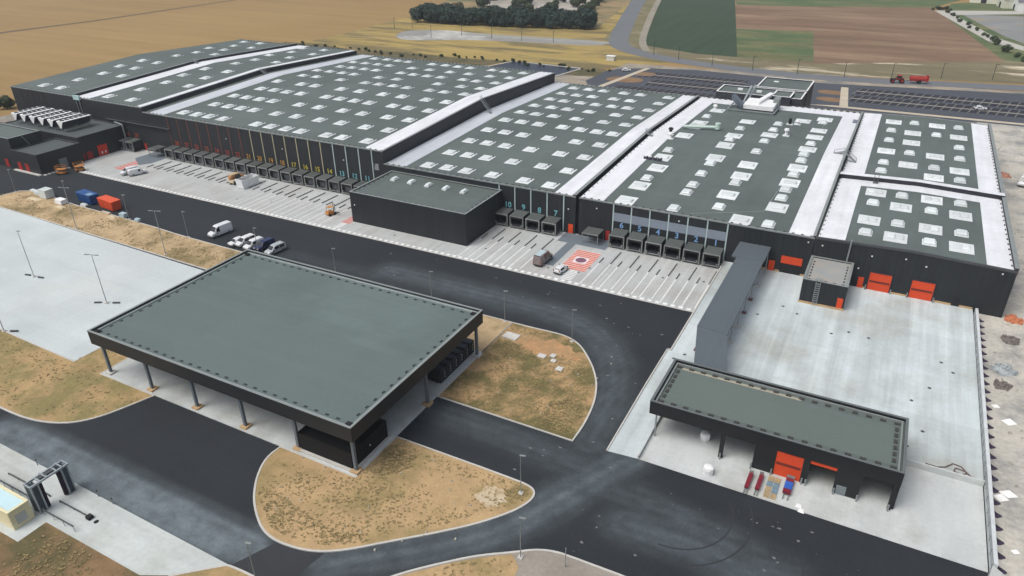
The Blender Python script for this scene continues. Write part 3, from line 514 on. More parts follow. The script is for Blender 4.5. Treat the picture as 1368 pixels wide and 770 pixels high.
xslab(MB(), -8.3, 25.6, 182.4, 183.0, -1, 1.15).build('fire_wall', clad_side, WH)
xslab(MB(), -8.3, 25.6, 182.2, 183.9, 1.153, 1.26).build('coping', white_m, WH)
for y0, y1 in ((YF-.05, 182.4), (183.0, YB)):
    MB().box(25.2,25.75,y0,y1,8.9,ze(25.7)+.75).build('parapet', clad_side, WH)
    MB().box(25.12,25.85,y0,y1,ze(25.7)+.753,ze(25.7)+.85).build('coping', trim, WH)
xslab(MB(), -8.4, 25.7, YF-.12, YF+.25, -.2, .28).build('eave_trim', trim_d, WH)
xslab(MB(), -8.4, 25.7, YB-.25, YB+.12, -.2, .28).build('eave_trim', trim, WH)
# little brackets along the membrane edges
mb = MB()
for y in [145+i*2.6 for i in range(39)]:
    mb.box(-58.9,-58.68,y,y+.3,zr(9.2,1.6)(0,y)+.16,zr(9.2,1.6)(0,y)+.3)
    mb.box(-7.9,-7.7,y,y+.35,ze(-7.5)+.16,ze(-7.5)+.32); mb.box(24.75,24.98,y+.3,y+.7,ze(24.7)+.16,ze(24.7)+.34)
for x in [-57+i*1.9 for i in range(26)]: mb.box(x,x+.9,248.0,248.5,zr(9.2,1.6)(0,248)+.16,zr(9.2,1.6)(0,248)+.5)
tag(mb.build('edge_blocks', trim_d, WH), kind='stuff')

# ---- skylights
def rbox(mb, x0, x1, y0, y1, z0, z1, c=.25):
    rings = []
    for z, k in ((z0,0),(z0+(z1-z0)*.65,.03),(z1,.22)):
        a, b, e, d = x0+k, x1-k, y0+k, y1-k
        rings.append([(a+c,e,z),(b-c,e,z),(b,e+c,z),(b,d-c,z),(b-c,d,z),(a+c,d,z),(a,d-c,z),(a,e+c,z)])
    return mb.loft(rings)
def curb(wx, wy): return MB().box(-wx/2,wx/2,-wy/2,wy/2,0,.07)
sk_std = curb(3.5,3.7); sk_std.box(-1.05,1.05,-1.05,1.05,.07,.16); sk_std = sk_std.mesh('skylight', sky_base)
dm_std = rbox(MB(), -1.1,1.1,-1.1,1.1,.16,.42,.35).mesh('dome', dome_m)
mt = MB().box(1.02,1.4,1.0,1.5,.07,.24).mesh('dome_shade_box', trim_d)  # dark box modelled in place of the shadow at the dome's back right
sk_L = curb(4.2,5.0); sk_L.box(-1.5,1.5,-1.1,1.1,.07,.2); sk_L = sk_L.mesh('skylight', sky_base)
dm_half = rbox(MB(), -.68,.68,-1.05,1.05,.2,.46,.15).mesh('dome', dome_m)
dm_long = rbox(MB(), -1.5,1.5,-1.0,1.0,.2,.44,.3).mesh('dome', dome_m)
sk_S = curb(2.5,3.0).mesh('skylight', sky_base); dm_S = rbox(MB(), -1.05,1.05,-1.25,1.25,.07,.62,.12).mesh('dome', dome_m)
def tilt(o, zf, y):
    s_ = (zf(0,y+.5)-zf(0,y-.5)); o.rotation_euler = (math.atan(s_),0,0)
def put_sky(pts, zf, kind):
    for x, y in pts:
        y = min(max(y, YF+2.6), YB-2.6); z = zf(x,y)+.085
        if kind == 'std':
            o = inst('skylight', sk_std, WH, (x,y,z)); link('dome', dm_std, o); link('dome_shade_box', mt, o)
        elif kind == 'EL':
            o = inst('skylight', sk_L, WH, (x,y,z)); link('dome', dm_half, o, (-.74,0,0)); link('dome', dm_half, o, (.74,0,0))
        elif kind == 'DL':
            o = inst('skylight', sk_L, WH, (x,y,z)); link('dome', dm_long, o)
        else:
            o = inst('skylight', sk_S, WH, (x,y,z)); link('dome', dm_S, o)
        if abs(zf(0,150)-zf(0,190)) > .1 and abs(y-RY) > 1.5: tilt(o, zf, y)
put_sky(SKY_A[:18], zr(14.1,2.2), 'std'); put_sky(SKY_A[18:], zr(13.9,2.2), 'std')
put_sky(SKY_B, zr(12.5,2.2), 'std'); put_sky(SKY_C, zr(9.2,1.6), 'std')
put_sky(SKY_DL, zr(9.2,1.6), 'DL'); put_sky(SKY_DS, zr(9.2,1.6), 'S')
zE = lambda x, y: ze(x)
put_sky(SKY_EL, zE, 'EL'); put_sky(SKY_ES, zE, 'S')

# ---- step-over ladders at the ridge
def stepover(x, y, z_lo, z_hi, dx):
    mb = MB()
    for s_ in (-.45,.45):
        mb.bar((x,y+s_,z_hi+.15),(x+dx,y+s_,z_lo+.1),.12,.25); mb.tube((x,y+s_,z_hi+1.1),(x+dx,y+s_,z_lo+1.05),.05,5); mb.tube((x,y+s_,z_hi),(x,y+s_,z_hi+1.1),.05,5); mb.tube((x+dx,y+s_,z_lo),(x+dx,y+s_,z_lo+1.05),.05,5)
    for k in range(9): t = (k+.5)/9; mb.box(x+dx*t-.14,x+dx*t+.14,y-.45,y+.45,z_hi+(z_lo-z_hi)*t+.16,z_hi+(z_lo-z_hi)*t+.2)
    return mb.build('stepover_ladder', steel, WH)
stepover(-240.2,193,15.9,16.9,1.6); stepover(-207.3,194,14.7,16.3,2.6); stepover(-114.5,194,10.8,15.0,3.6); stepover(-60.1,192,10.7,11.7,2.0)
stepover(-8.4,196,9.5,11.4,2.6); stepover(-9.0,197.3,10.7,11.4,-2.4)
mb = MB()
for s_ in (-.45,.45): mb.bar((-.3+s_,182.2,10.6),(-.3+s_,180.4,9.6),.12,.2); mb.tube((-.3+s_,182.3,11.6),(-.3+s_,180.4,10.6),.05,5)
for k in range(6): mb.box(-.75,.15,180.5+.3*k,180.75+.3*k,9.65+.17*k,9.7+.17*k)
mb.build('stepover_ladder', trim_d, WH)

# ---- dock houses, numbers, dividing strips
def dock_meshes(light):
    W2, D, H = 1.72, 3.35, 3.35; M_ = {}
    M_['roof'] = MB().hexa([(-W2,-D,H-.22),(W2,-D,H-.22),(W2,0,H-.05),(-W2,0,H-.05)], [(-W2,-D,H-.08),(W2,-D,H-.08),(W2,0,H+.1),(-W2,0,H+.1)]).mesh('roof', dock_m)
    mb = MB(); mb.box(-W2,-W2+.16,-D,0,.9,H-.24); mb.box(W2-.16,W2,-D,0,.9,H-.24); mb.box(-W2+.16,W2-.16,-.12,0,.9,H-.2); mb.box(-W2,W2,-D,0,.62,.9); M_['shell'] = mb.mesh('shell', clad_side)
    mb = MB()
    for s_ in (-1,1): mb.box(s_*W2-.11+(.0 if s_<0 else -.0),s_*W2+.11,-D-.12,-D+.05,.0,H-.2)
    mb.box(-W2-.1,W2+.1,-D-.14,-D+.02,H-.42,H-.18); mb.box(-W2,W2,-D-.13,-D+.02,.42,.6); M_['front_frame'] = mb.mesh('front_frame', frame_m)
    M_['door'] = MB().box(-W2+.3,W2-.3,*((-.26,-.13) if light == 0 else (-2.7,-2.6)),.9,H-.45).mesh('door', dkred if light == 0 else doorgrey)
    M_['curtain'] = MB().box(-W2+.14,W2-.14,-D+.06,-D+.14,H-.95,H-.24).mesh('curtain', black_m)
    M_['flap'] = MB().box(-.17,.17,-D+.06,-D+.14,.62,H-.95).mesh('flap', black_m)
    M_['bumper'] = MB().box(-.13,.13,-.2,0,-.2,.2).mesh('bumper', frame_m)
    M_['leg'] = MB().box(-.1,.1,-.1,.1,0,.62).mesh('leg', frame_m)
    return M_
DMS = (dock_meshes(0), dock_meshes(1))
def dock(x, kind):
    Dm = DMS[kind]; o = inst('dock_house', Dm['shell'], WH, (x,YF,0.02))
    for k in ('roof','front_frame','door','curtain'): link(k, Dm[k], o)
    for s_ in (-1.43,1.43): link('flap', Dm['flap'], o, (s_,0,0))
    for s_ in (-1.35,1.35): link('bumper', Dm['bumper'], o, (s_,-3.45,.95))
    for s_ in (-1.62,1.62): link('leg', Dm['leg'], o, (s_,-.3,0))
def solid_text(txt, size, m, name='dock_number'):
    cu = bpy.data.curves.new(name, 'FONT'); cu.body = txt; cu.size = size; cu.align_x = 'CENTER'; cu.extrude = .03; cu.offset = size*.013
    ob = bpy.data.objects.new(name, cu); COL.objects.link(ob)
    me = bpy.data.meshes.new_from_object(ob.evaluated_get(bpy.context.evaluated_depsgraph_get())); bpy.data.objects.remove(ob)
    me.name = name; me.materials.clear(); me.materials.append(m); return me
n_blue = mat('blue number paint', (.19,.35,.60), .6, .05, 1, 5); n_teal = mat('teal number paint', (.15,.42,.47), .6, .05, 1, 5)
n_yel = mat('yellow number paint', (.42,.36,.055), .6, .05, 1, 5); n_amb = mat('amber number paint', (.40,.22,.05), .6, .05, 1, 5); n_red = mat('red number paint', (.28,.055,.035), .6, .05, 1, 5); n_or = mat('orange number paint', (.26,.085,.04), .6, .05, 1, 5)
st_pale = mat('pale strip paint', (.40,.49,.50), .5, .06, .5, 4); st_y = mat('straw strip paint', (.40,.37,.25), .5, .06, .5, 4); st_r = mat('red strip paint', (.16,.06,.047), .5, .06, .5, 4)
def number(n, x, m):
    o = link('dock_number', solid_text(str(n), 1.9, m), WH, Vector((x,YF-.05,3.75))-wloc(WH)); o.rotation_euler = (R(90),0,0)
def strip(x, m, top, z0=.3): MB().box(x-.13,x+.13,YF-.09,YF+.0,z0,top).build('facade_strip', m, WH)
for i in range(6): x = -27.6-4.24*i; dock(x+.1, 0); number(i+1, x-.05, n_blue)
for i in range(7): strip(-25.6-4.23*i, st_pale, 9.05)
for i in range(4): x = -65.3-4.24*i; dock(x-.1, 0); number(i+7, x+.1, n_teal)
for i in range(5): strip(-63.2-4.27*i, st_pale, 9.05)
for n in range(11, 29):
    x = -120.5-4.345*(n-11); dock(x-.35, 1)
    m_ = n_teal if n < 14 else n_yel if n < 18 else n_amb if n < 22 else n_or if n in (25,) else n_red
    number(n, x, m_)
for i in range(19):
    strip(-118.3-4.345*i, st_pale if i < 4 else st_y if i < 11 else st_r, 12.35)
for i, n in enumerate((29,30)): x = -213.2-4.3*i; dock(x, 1); number(n, x, n_red)
for i in range(5): strip(-270.5+3.1*i, mat('maroon strip paint', (.06,.03,.033), .5), 13.9)
for i in range(6):
    xa = -25.75-4.23*i; MB().box(xa-4.07,xa-.04,YF-.06,YF,5.15,7.15).build('glazing_band', band, WH)
# wheel guides and painted lane lines on the apron
wg = MB()
for s_ in (0,): wg.box(-.085,.085,0,6.4,0,.2)
gd = mat('worn guide steel', (.115,.12,.12), .6, .2, .8, 4); wg = wg.mesh('wheel_guide', gd); wg2 = MB().box(-.085,.085,0,2.6,0,.2).mesh('wheel_guide', gd)
lnm = MB().box(-.10,.10,0,10.6,0,.006).mesh('lane_line', mark_w)
for xr in [-27.6-4.24*i for i in range(6)]+[-65.3-4.24*i for i in range(4)]+[-120.5-4.345*i for i in range(18)]:
    inst('wheel_guide', wg, apron, (xr+1.85,132.2,.02)); inst('wheel_guide', wg2, apron, (xr-.55,131.6,.02))
    if xr > -150: inst('lane_line', lnm, apron, (xr+1.85,121.4,.02)); inst('lane_line', lnm, apron, (xr-.55,120.9,.02))
# hatched no-parking zone with a round emblem, ladder dashes, and its twin at the left end
def hatch(x0, x1, y0, y1, n, sk=0):
    mb = MB(); d = (y1-y0)/n
    for k in range(n): mb.add([(x0+sk*k,y0+d*k,.028),(x1+sk*k,y0+d*k,.028),(x1+sk*k,y0+d*k+d*.58,.028),(x0+sk*k,y0+d*k+d*.58,.028)], [(0,1,2,3)])
    return mb
bgp = MB(); bgp.quad((-56.2,126.2,.024),(-50.5,126.2,.024),(-50.5,136,.024),(-56.2,136,.024)); bgp.build('zone_base', mat('worn pink paint', (.60,.46,.42), .8, .1, .7, 4), apron)
hatch(-56.2,-50.5,126.2,136,12).build('red_hatching', mark_r, apron)
q = MB(); q.quad((-54.9,129.6,.033),(-51.9,129.6,.033),(-51.9,132.6,.033),(-54.9,132.6,.033)); q.build('emblem_square', mat('white emblem paint', (.68,.60,.62), .8), apron)
q = MB(); q.add([(-53.4+1.2*math.cos(i*.2618),131.1+1.2*math.sin(i*.2618),.038) for i in range(24)], [tuple(range(24))]); q.build('emblem_disc', mark_p, apron)
mb = MB()
for k in range(7): mb.box(-53.9,-51.6,121.4+.7*k,121.75+.7*k,.02,.028)
tag(mb.build('ladder_dashes', mark_w, apron), kind='stuff')
hatch(-203.6,-199.5,127,139,9).build('red_hatching', mark_r, apron)
hatch(-114.6,-112.0,124.6,129.0,6).build('red_hatching', mark_r, apron)
mb = MB()
for k in range(6): mb.box(-114.2,-112.6,121.4+.55*k,121.7+.55*k,.02,.028)
tag(mb.build('ladder_dashes', mark_w, apron), kind='stuff')
# entrance platforms with a glazed hut and a grey ramp
def hut(x0, x1, y0, y1, z0=.05):
    t = thing('entrance_porch', 'small grey framed open porch with platform beside the red hatched bay' if x0 > -100 else 'small grey framed porch at the left end of the long dock row', 'porch', ((x0+x1)/2,(y0+y1)/2,z0))
    MB().box(x0,x1,y0,y1,2.55,2.72).build('roof', dock_m, t); mb = MB()
    for x in (x0+.08,x1-.08):
        for y in (y0+.08,y1-.08): MB().box(x-.07,x+.07,y-.07,y+.07,z0,2.55).build('post', frame_m, t)
    MB().box(x0-.05,x1+.05,y0-.06,y0,2.45,2.75).build('fascia', frame_m, t)
    MB().box(x0,x1,y0,y0+.05,1.0,1.08).build('rail', frame_m, t)
    return t
hut(-56.8,-52.9,139.4,143.2); hut(-203.2,-199.6,139.2,143.2)
pav = mat('blue grey paving', (.13,.155,.18), .85, .07, .4, 3)
sheet('grey_ramp', [(-59.8,125.9),(-57.7,125.9),(-57.7,138.2),(-59.8,138.2)], pav, .045, kind=None, parent=apron)
sheet('grey_platform', [(-62.4,138.2),(-50.6,138.2),(-50.6,143.3),(-62.4,143.3)], pav, .05, kind=None, parent=apron)
sheet('grey_platform', [(-206,136),(-199,132),(-197,135),(-197,143.3),(-206,143.3)], pav, .05, kind=None, parent=apron)
def door(x0, x1, z0, z1, m, name='door', y=YF): 
    o = MB().box(x0,x1,y-.1,y+.02,z0,z1).build(name, m, WH); return o
door(-61.9,-60.7,.1,2.3,red_m); door(-52.6,-51.6,.1,2.4,red_d); door(-199.3,-198.2,.1,2.3,red_d); door(-210.3,-209.2,.1,2.3,red_d)
# sectional doors on the courtyard side
def rolldoor(x0, x1, z0, z1, panels=True):
    o = MB().box(x0,x1,YF-.12,YF,z0,z1).build('roller_door', red_m, WH)
    mb = MB(); zm = z0+(z1-z0)*.5
    mb.box(x0+.15,x1-.15,YF-.16,YF-.12,zm-.22,zm+.2); mb.build('window_row', mat('door window', (.16,.03,.02), .3), o)
    mb = MB()
    for s_ in (x0-.16,x1): mb.box(s_,s_+.16,YF-.2,YF,z0,z1)
    mb.box(x0-.16,x1+.16,YF-.2,YF,z1,z1+.16); mb.build('frame', clad_side, o)
    for s_ in (x0-.3,x1+.3): MB().tube((s_,YF-.6,z0),(s_,YF-.6,z0+1.1),.1,8).build('bollard', steel, o)
    return o
rolldoor(2.6,6.5,.55,4.3); rolldoor(10.0,13.9,.55,4.3)
o = MB().box(-14.1,-10.0,YF-.12,YF,2.7,4.3).build('roller_door', red_m, WH); MB().box(-14.1,-10.0,YF-.04,YF-.01,.55,2.7).build('opening', dark_in, o)
door(-16.4,-15.2,.55,2.8,red_m); door(.75,1.75,.55,2.8,red_m); door(17.3,18.5,.55,2.3,dark_in)
MB().box(-15.0,-14.1,YF-.12,YF-.0,.55,.95).build('plinth_board', timber, WH); MB().box(-10.0,-8.7,YF-.12,YF,.55,.95).build('plinth_board', timber, WH)
for a, b in ((6.9,9.7),(14.3,17.2),(18.6,20.8),(1.8,2.3),(-18.2,-16.5)): MB().box(a,b,YF-.12,YF,.55,.9).build('plinth_board', timber, WH)
lm = MB().box(-.14,.14,-.12,0,-.12,.12).mesh('wall_lamp', lamp_m)
for x, z in ((-9.6,8.2),(-6.9,8.0),(11.6,7.4),(2.2,7.6),(23.6,8.6),(8.0,8.2),(.35,4.6),(-81.5,6.6),(-62.0,6.0),(-55,7.4),(-36,7.8),(-172,8.6),(-150,8.5),(-128,8.4)): inst('wall_lamp', lm, WH, (x,YF,z))
MB().tube((-2.0,YF-.25,5.4),(-1.9,YF-.35,10.3),.16,8).build('flue_pipe', steel, WH)
mb = MB(); mb.bar((-226,YF-.4,8.6),(-196,YF-.4,8.6),.7,.15); mb.bar((-226,YF-.7,9.5),(-196,YF-.7,9.5),.07,.07)
for i in range(16): mb.tube((-226+2*i,YF-.7,8.6),(-226+2*i,YF-.7,9.5),.04,4)
mb.build('wall_walkway', trim_d, WH)
for x in (-239.6,-237.9): MB().tube((x,YF-.25,8),(x,YF-.25,13.6),.16,8).build('downpipe', steel, WH)
MB().box(-240.4,-237.2,YF-.6,YF,13.3,14.7).build('gutter_hopper', mat('pale teal sheet', (.38,.52,.52), .5), WH)
mb = MB()
for i in range(7): mb.tube((-116.6+.05*i,142.0,7.9+.25*i),(-115.2,142.0,7.9+.25*i),.07,5)
mb.tube((-116.8,142,7.9),(-116.8,142,9.6),.08,6); mb.tube((-115.4,142,7.9),(-115.4,142,9.6),.08,6); mb.build('caged_ladder', steel, WH)

# ---------------------------------------------------------------- annexes
trim_w = mat('dark edge weight', (.035,.042,.044), .8)
plot = MB().box(-.27,.27,-.13,.13,0,.10).mesh('edge_weight', trim_w)
plot_r = MB().box(-.13,.13,-.27,.27,0,.10).mesh('edge_weight', trim_w)
def edge_weights(t, x0, x1, y0, y1, z, nx, ny, ins, sides='fblr'):
    for i in range(nx):
        x = x0+ins+(x1-x0-2*ins)*(i+.0)/(nx-1)
        if 'f' in sides: inst('edge_weight', plot, t, (x,y0+ins,z))
        if 'b' in sides: inst('edge_weight', plot, t, (x,y1-ins,z))
    for i in range(1, ny-1):
        y = y0+ins+(y1-y0-2*ins)*i/(ny-1)
        if 'l' in sides: inst('edge_weight', plot_r, t, (x0+ins,y,z))
        if 'r' in sides: inst('edge_weight', plot_r, t, (x1-ins,y,z))
def flat_box(t, x0, x1, y0, y1, z0, zroof, zpar, m=clad, pw=.35, roof=roofm, cop=trim, wallname='wall'):
    MB().box(x0,x1,y0,y1,z0,zroof-.05).build(wallname, m, t)
    MB().box(x0+.1,x1-.1,y0+.1,y1-.1,zroof-.05,zroof+.06).build('roof', roof, t)
    if zpar > zroof:
        mb = MB(); mb.box(x0,x1,y0,y0+pw,zroof-.05,zpar); mb.box(x0,x1,y1-pw,y1,zroof-.05,zpar); mb.box(x0,x0+pw,y0+pw,y1-pw,zroof-.05,zpar); mb.box(x1-pw,x1,y0+pw,y1-pw,zroof-.05,zpar); mb.build('parapet', m, t)
        mb = MB(); a = .05; zc = zpar+.003
        mb.box(x0-a,x1+a,y0-a,y0+pw+a,zc,zc+.07); mb.box(x0-a,x1+a,y1-pw-a,y1+a,zc,zc+.07); mb.box(x0-a,x0+pw+a,y0+pw+a,y1-pw-a,zc,zc+.07); mb.box(x1-pw-a,x1+a,y0+pw+a,y1-pw-a,zc,zc+.07); mb.build('coping', cop, t)
ax = thing('dock_annex', 'flat roofed black annex with five small rooflights projecting from the long dock facade', 'annex', (-95.8,134.5,0))
flat_box(ax, -112.2,-79.5,126.2,143.3,-.05,7.55,7.8)
edge_weights(ax, -112.2,-79.5,126.2,143.3,7.61,20,9,.9,'flr')
rl = MB().box(-.65,.65,-1.1,1.1,0,.35).mesh('rooflight', sky_base); rld = rbox(MB(), -.5,.5,-.95,.95,.35,.75,.15).mesh('dome', dome_m)
for i in range(5): o = inst('rooflight', rl, ax, (-107.6+5.1*i,138.4,7.61)); link('dome', rld, o)
inst('wall_lamp', lm, ax, (-111,126.2,4.6))
ae = thing('courtyard_annex', 'small black annex with gravel grey flat roof under the flue pipe in the concrete yard', 'annex', (-4.6,137.7,.55))
flat_box(ae, -8.5,-.6,132.0,143.28,.5,5.25,5.5, roof=mat('grey ballast roof', (.27,.285,.28), .9, .08, .4, 3, col2=(.29,.275,.25), mixscale=.2), cop=trim)
edge_weights(ae, -8.5,-.6,132,143.28,5.31,5,8,.9,'flr')
MB().box(-8.6,-.5,131.85,132.0,.55,.95).build('plinth_board', timber, ae)
MB().box(-1.9,-.9,131.93,132.01,.95,3.0).build('door', red_m, ae)
MB().box(-8.58,-8.49,134.5,135.6,.95,3.0).build('door', red_m, ae)
mb = MB()
for k in range(10): mb.box(-6.1,-5.3,131.7,131.9,1.0+.45*k,1.12+.45*k)
mb.box(-6.15,-6.05,131.7,132,.8,6.0); mb.box(-5.35,-5.25,131.7,132,.8,6.0); mb.build('ladder', steel, ae)
MB().box(-6.2,-5.2,132.0,133.6,5.32,5.5).build('hatch', trim, ae)
# technical buildings on the left
tb = thing('condenser_building', 'black technical building carrying the row of white condensers', 'building', (-236,133.5,0))
flat_box(tb, -256,-217.9,126.9,143.2,-.05,7.2,7.4, cop=trim_d, roof=mat('dark roof', (.075,.088,.088), .8, .06, .1, 2))
def tdoor(t, y0, y1, z0, z1, m, x=-217.9, name='door'): return MB().box(x-.02,x+.09,y0,y1,z0,z1).build(name, m, t)
dd = tdoor(tb, 132.4,135.6,.1,3.4,mat('bright red door paint', (.55,.035,.015), .5), name='roller_door')
for y in (133.5,134.7): MB().box(-217.8,-217.7,y-.2,y+.2,.7,1.4).build('door_light', lamp_m, dd)
tdoor(tb, 128.6,130.4,.1,2.4,red_d); tdoor(tb,126.95,128.0,.1,2.2,red_d)
MB().tube((-217.6,142.4,0),(-217.6,142.4,7.6),.3,8).build('vertical_pipe', trim, tb); MB().tube((-217.6,142.4,7.6),(-222,143,7.9),.3,8).build('roof_pipe', trim, tb)
t2 = thing('plant_room', 'low black plant room with pale front kerb at the corner beside the road', 'building', (-223,119,0))
flat_box(t2, -229.3,-217.0,113.3,126.85,-.05,5.7,6.0, cop=trim_d, roof=mat('dark roof', (.075,.088,.088), .8))
tdoor(t2, 119.2,121.6,.1,3.1,mat('grey shutter', (.17,.20,.21), .6), x=-217.0, name='shutter')
for x in (-227,-223.4): MB().box(x-.9,x+.9,113.2,113.32,.1,2.5).build('door', red_d, t2)
MB().box(-229.5,-217.0,112.3,113.2,-.05,.2).build('kerb', kerbstone, t2)
mb = MB()
for k in range(7): mb.box(-216.9,-215.6,113.4+1.2*k,114.1+1.2*k,-.03,.16)
mb.build('kerb_blocks', kerbstone, t2)
t3 = thing('switch_house', 'taller black box building at the left edge with a thin downpipe on its side', 'building', (-244,118.5,0))
flat_box(t3, -262,-229.35,113.6,123.2,-.05,8.9,9.2, cop=trim)
for x in (-240,-234): MB().box(x-.9,x+.9,113.5,113.62,.1,2.5).build('door', red_d, t3)
MB().tube((-229.2,119,6.2),(-229.2,117.5,9.0),.12,6).build('downpipe', steel, t3)
# condensers: V shaped white units on legs
def condenser():
    t = thing('condenser', 'x', 'condenser', (0,0,0), 0, 'row of white V shaped condensers on the technical building')
    L_, Wd, z0, z1 = 9.6, 2.9, 1.2, 3.3
    for s_ in (-1,1): MB().hexa([(s_*.2-.08,0,z0),(s_*.2+.08,0,z0),(s_*.2+.08,L_,z0),(s_*.2-.08,L_,z0)], [(s_*Wd/2-.08,0,z1),(s_*Wd/2+.08,0,z1),(s_*Wd/2+.08,L_,z1),(s_*Wd/2-.08,L_,z1)]).build('coil', mat('coil fins', (.05,.055,.07), .5), t)
    for y in (-.06,L_): mb = MB(); mb.add([(-.25,y,z0),(.25,y,z0),(Wd/2+.08,y,z1),(-Wd/2-.08,y,z1),(-.25,y+.08,z0),(.25,y+.08,z0),(Wd/2+.08,y+.08,z1),(-Wd/2-.08,y+.08,z1)], [(0,1,2,3),(7,6,5,4),(0,4,5,1),(1,5,6,2),(2,6,7,3),(3,7,4,0)]); mb.build('end_panel', white_p, t)
    MB().box(-Wd/2-.1,Wd/2+.1,0,L_,z1,z1+.12).build('top_deck', white_p, t)
    for i in range(6): MB().tube((0,.9+1.56*i,z1+.12),(0,.9+1.56*i,z1+.34),.66,12).build('fan', trim_d, t)
    for y in (.5,L_/2,L_-.5):
        for s_ in (-.7,.7): MB().tube((s_,y,0),(s_*.4,y,z0),.08,5).build('leg', steel, t)
    return t
cd = condenser()
names = ['leftmost', 'second', 'third', 'fourth', 'fifth', 'rightmost']
for i in range(6):
    lab = {0:'white V shaped condenser at the left end of the rooftop row',5:'white V shaped condenser at the right end of the row, its long legs in view'}.get(i, 'white V shaped condenser, %s from the left in the rooftop row' % names[i])
    if i == 0: o = cd; o.location = (-252.0,129.2,7.26); o['label'] = lab
    else: o = dup(cd, (-252.0+4.75*i,129.2,7.26), 0, lab)
# office block behind
of = thing('office_block', 'low flat roofed office block in three steps behind the roof plant, edged in white', 'office', (-40,262,0))
flat_box(of, -54.6,-27.2,249.3,260.4,-.1,11.3,11.7, m=clad_side, cop=white_p)
flat_box(of, -43.6,-27.0,260.5,277.4,-.1,11.6,12.0, m=clad_side, cop=white_p)
flat_box(of, -36.2,-30.4,247.6,256.2,9.0,12.0,12.3, m=clad_side, cop=white_p, wallname='stair_tower')
for x, y in ((-48,256),(-41.5,255),(-39,272)): MB().box(x-.8,x+.8,y-.5,y+.5,11.36,11.9).build('roof_unit', white_p, of)
for i in range(6): MB().box(-53.2+3*i,-51.4+3*i,249.22,249.32,9.9,10.9).build('window', glass, of)
# rooftop plant on the third hall
zD = zr(9.2,1.6)
ah = thing('air_handling_unit', 'big white air handling plant with a dark sloping hood on a steel frame', 'roof plant', (-39,239,10))
for i in range(5): y = 234.2+2.0*i; MB().box(-42.5,-33.2,y,y+1.75,10.6,11.9).build('module', white_p, ah)
MB().bar((-38.6,236,12.3),(-36.6,250,12.3),1.5,.9).build('duct', white_p, ah); MB().box(-34.4,-32.6,240,244,10.6,13.0).build('fan_box', trim, ah)
MB().hexa([(-47.5,241.2,11.3),(-42.6,233.2,10.6),(-42.2,235.2,10.6),(-46.9,242.6,11.3)], [(-47.6,241.0,13.0),(-42.6,233.2,11.9),(-42.2,235.4,11.9),(-46.9,242.8,13.0)]).build('sloping_hood', mat('slate blue hood', (.075,.095,.12), .4), ah)
mb = MB(); mb.box(-47,-32.4,232.6,233.0,10.2,10.5); mb.box(-47,-32.4,243.6,244,10.2,10.5); mb.box(-33,-32.4,233,243.6,10.2,10.5); mb.box(-47,-46.6,233,243.6,10.2,10.5); mb.build('frame', steel, ah)
for x in (-46.6,-40,-32.8):
    for y in (232.8,243.8): MB().box(x-.12,x+.12,y-.12,y+.12,zD(0,y)+.08,10.25).build('leg', steel, ah)
for y in (244.2,245.4): MB().tube((-44.3+(y-244.2)*.8,y,9.9),(-42.8+(y-244.2)*.8,y+3,15.0),.36,10).build('exhaust_stack', steel, ah)
rd = thing('roof_duct', 'long pale green pipe duct on legs ending in a round cap, lying among skylights', 'duct', (-48,206,10.5))
MB().tube((-52.8,203.6,11.4),(-43.6,206.6,11.4),.42,10).build('pipe', mat('pale green sheet', (.48,.60,.54), .5), rd)
MB().tube((-43.6,206.6,10.9),(-43.6,206.6,12.6),.75,12).build('cap', mat('pale green sheet', (.48,.60,.54), .5), rd)
for x in (-52,-48.4,-44.6): MB().box(x-.08,x+.08,203.6+(x+52.8)*.326-.08,203.6+(x+52.8)*.326+.08,zD(0,205)+.08,11.1).build('leg', steel, rd)
def ventcap(x, y, label, m1=white_p, hh=1.3, hat=True):
    z = zD(0,y)+.08; t = thing('roof_vent', label, 'vent', (x,y,z))
    MB().box(x-.9,x+.9,y-.9,y+.9,z,z+.14).build('base', sky_base, t); MB().tube((x,y,z+.14),(x,y,z+hh),.42,10).build('pipe', m1, t)
    if hat: MB().tube((x,y,z+hh),(x,y,z+hh+.45),.75,12,.55).build('cap', m1, t)
ventcap(-54.0,195.4,'dark topped roof vent beside the white strip of the third hall', black_m, 1.6)
ventcap(-53.0,192.2,'white roof vent just below a dark one beside the white strip', white_p, 1.3)
ventcap(-25.2,209.5,'white mushroom roof vent standing alone among the right skylights', white_p, 1.6)
ventcap(-26.4,223.6,'black stub roof vent near the air handling plant', black_m, 1.7, False)
ventcap(-24.4,224.6,'short pale roof vent next to a black stub', white_p, .9)
ventcap(-50.5,232.0,'white roof vent near the back corner of the third hall', white_p, 1.2)
t = thing('roof_fan_row', 'row of four small dark roof fans at the edge of the white strip', 'fan', (-52.2,174,9.9))
for i in range(4):
    x = -54.0+1.25*i; o = MB().box(x-.45,x+.45,173.6,174.6,zD(0,174)+.08,zD(0,174)+.75).build('fan_box', mat('dark violet sheet', (.045,.04,.07), .5), t)
    MB().tube((x,174.1,zD(0,174)+.75),(x,174.1,zD(0,174)+.95),.36,10).build('grille', white_p, o)
tag(MB().box(-10.2,-8.9,234,237,zD(0,235)+.18,zD(0,235)+.5).build('roof_hatch', mat('slate hatch', (.16,.18,.22), .5)), 'slate grey roof hatch on the white strip at the back right', 'hatch')
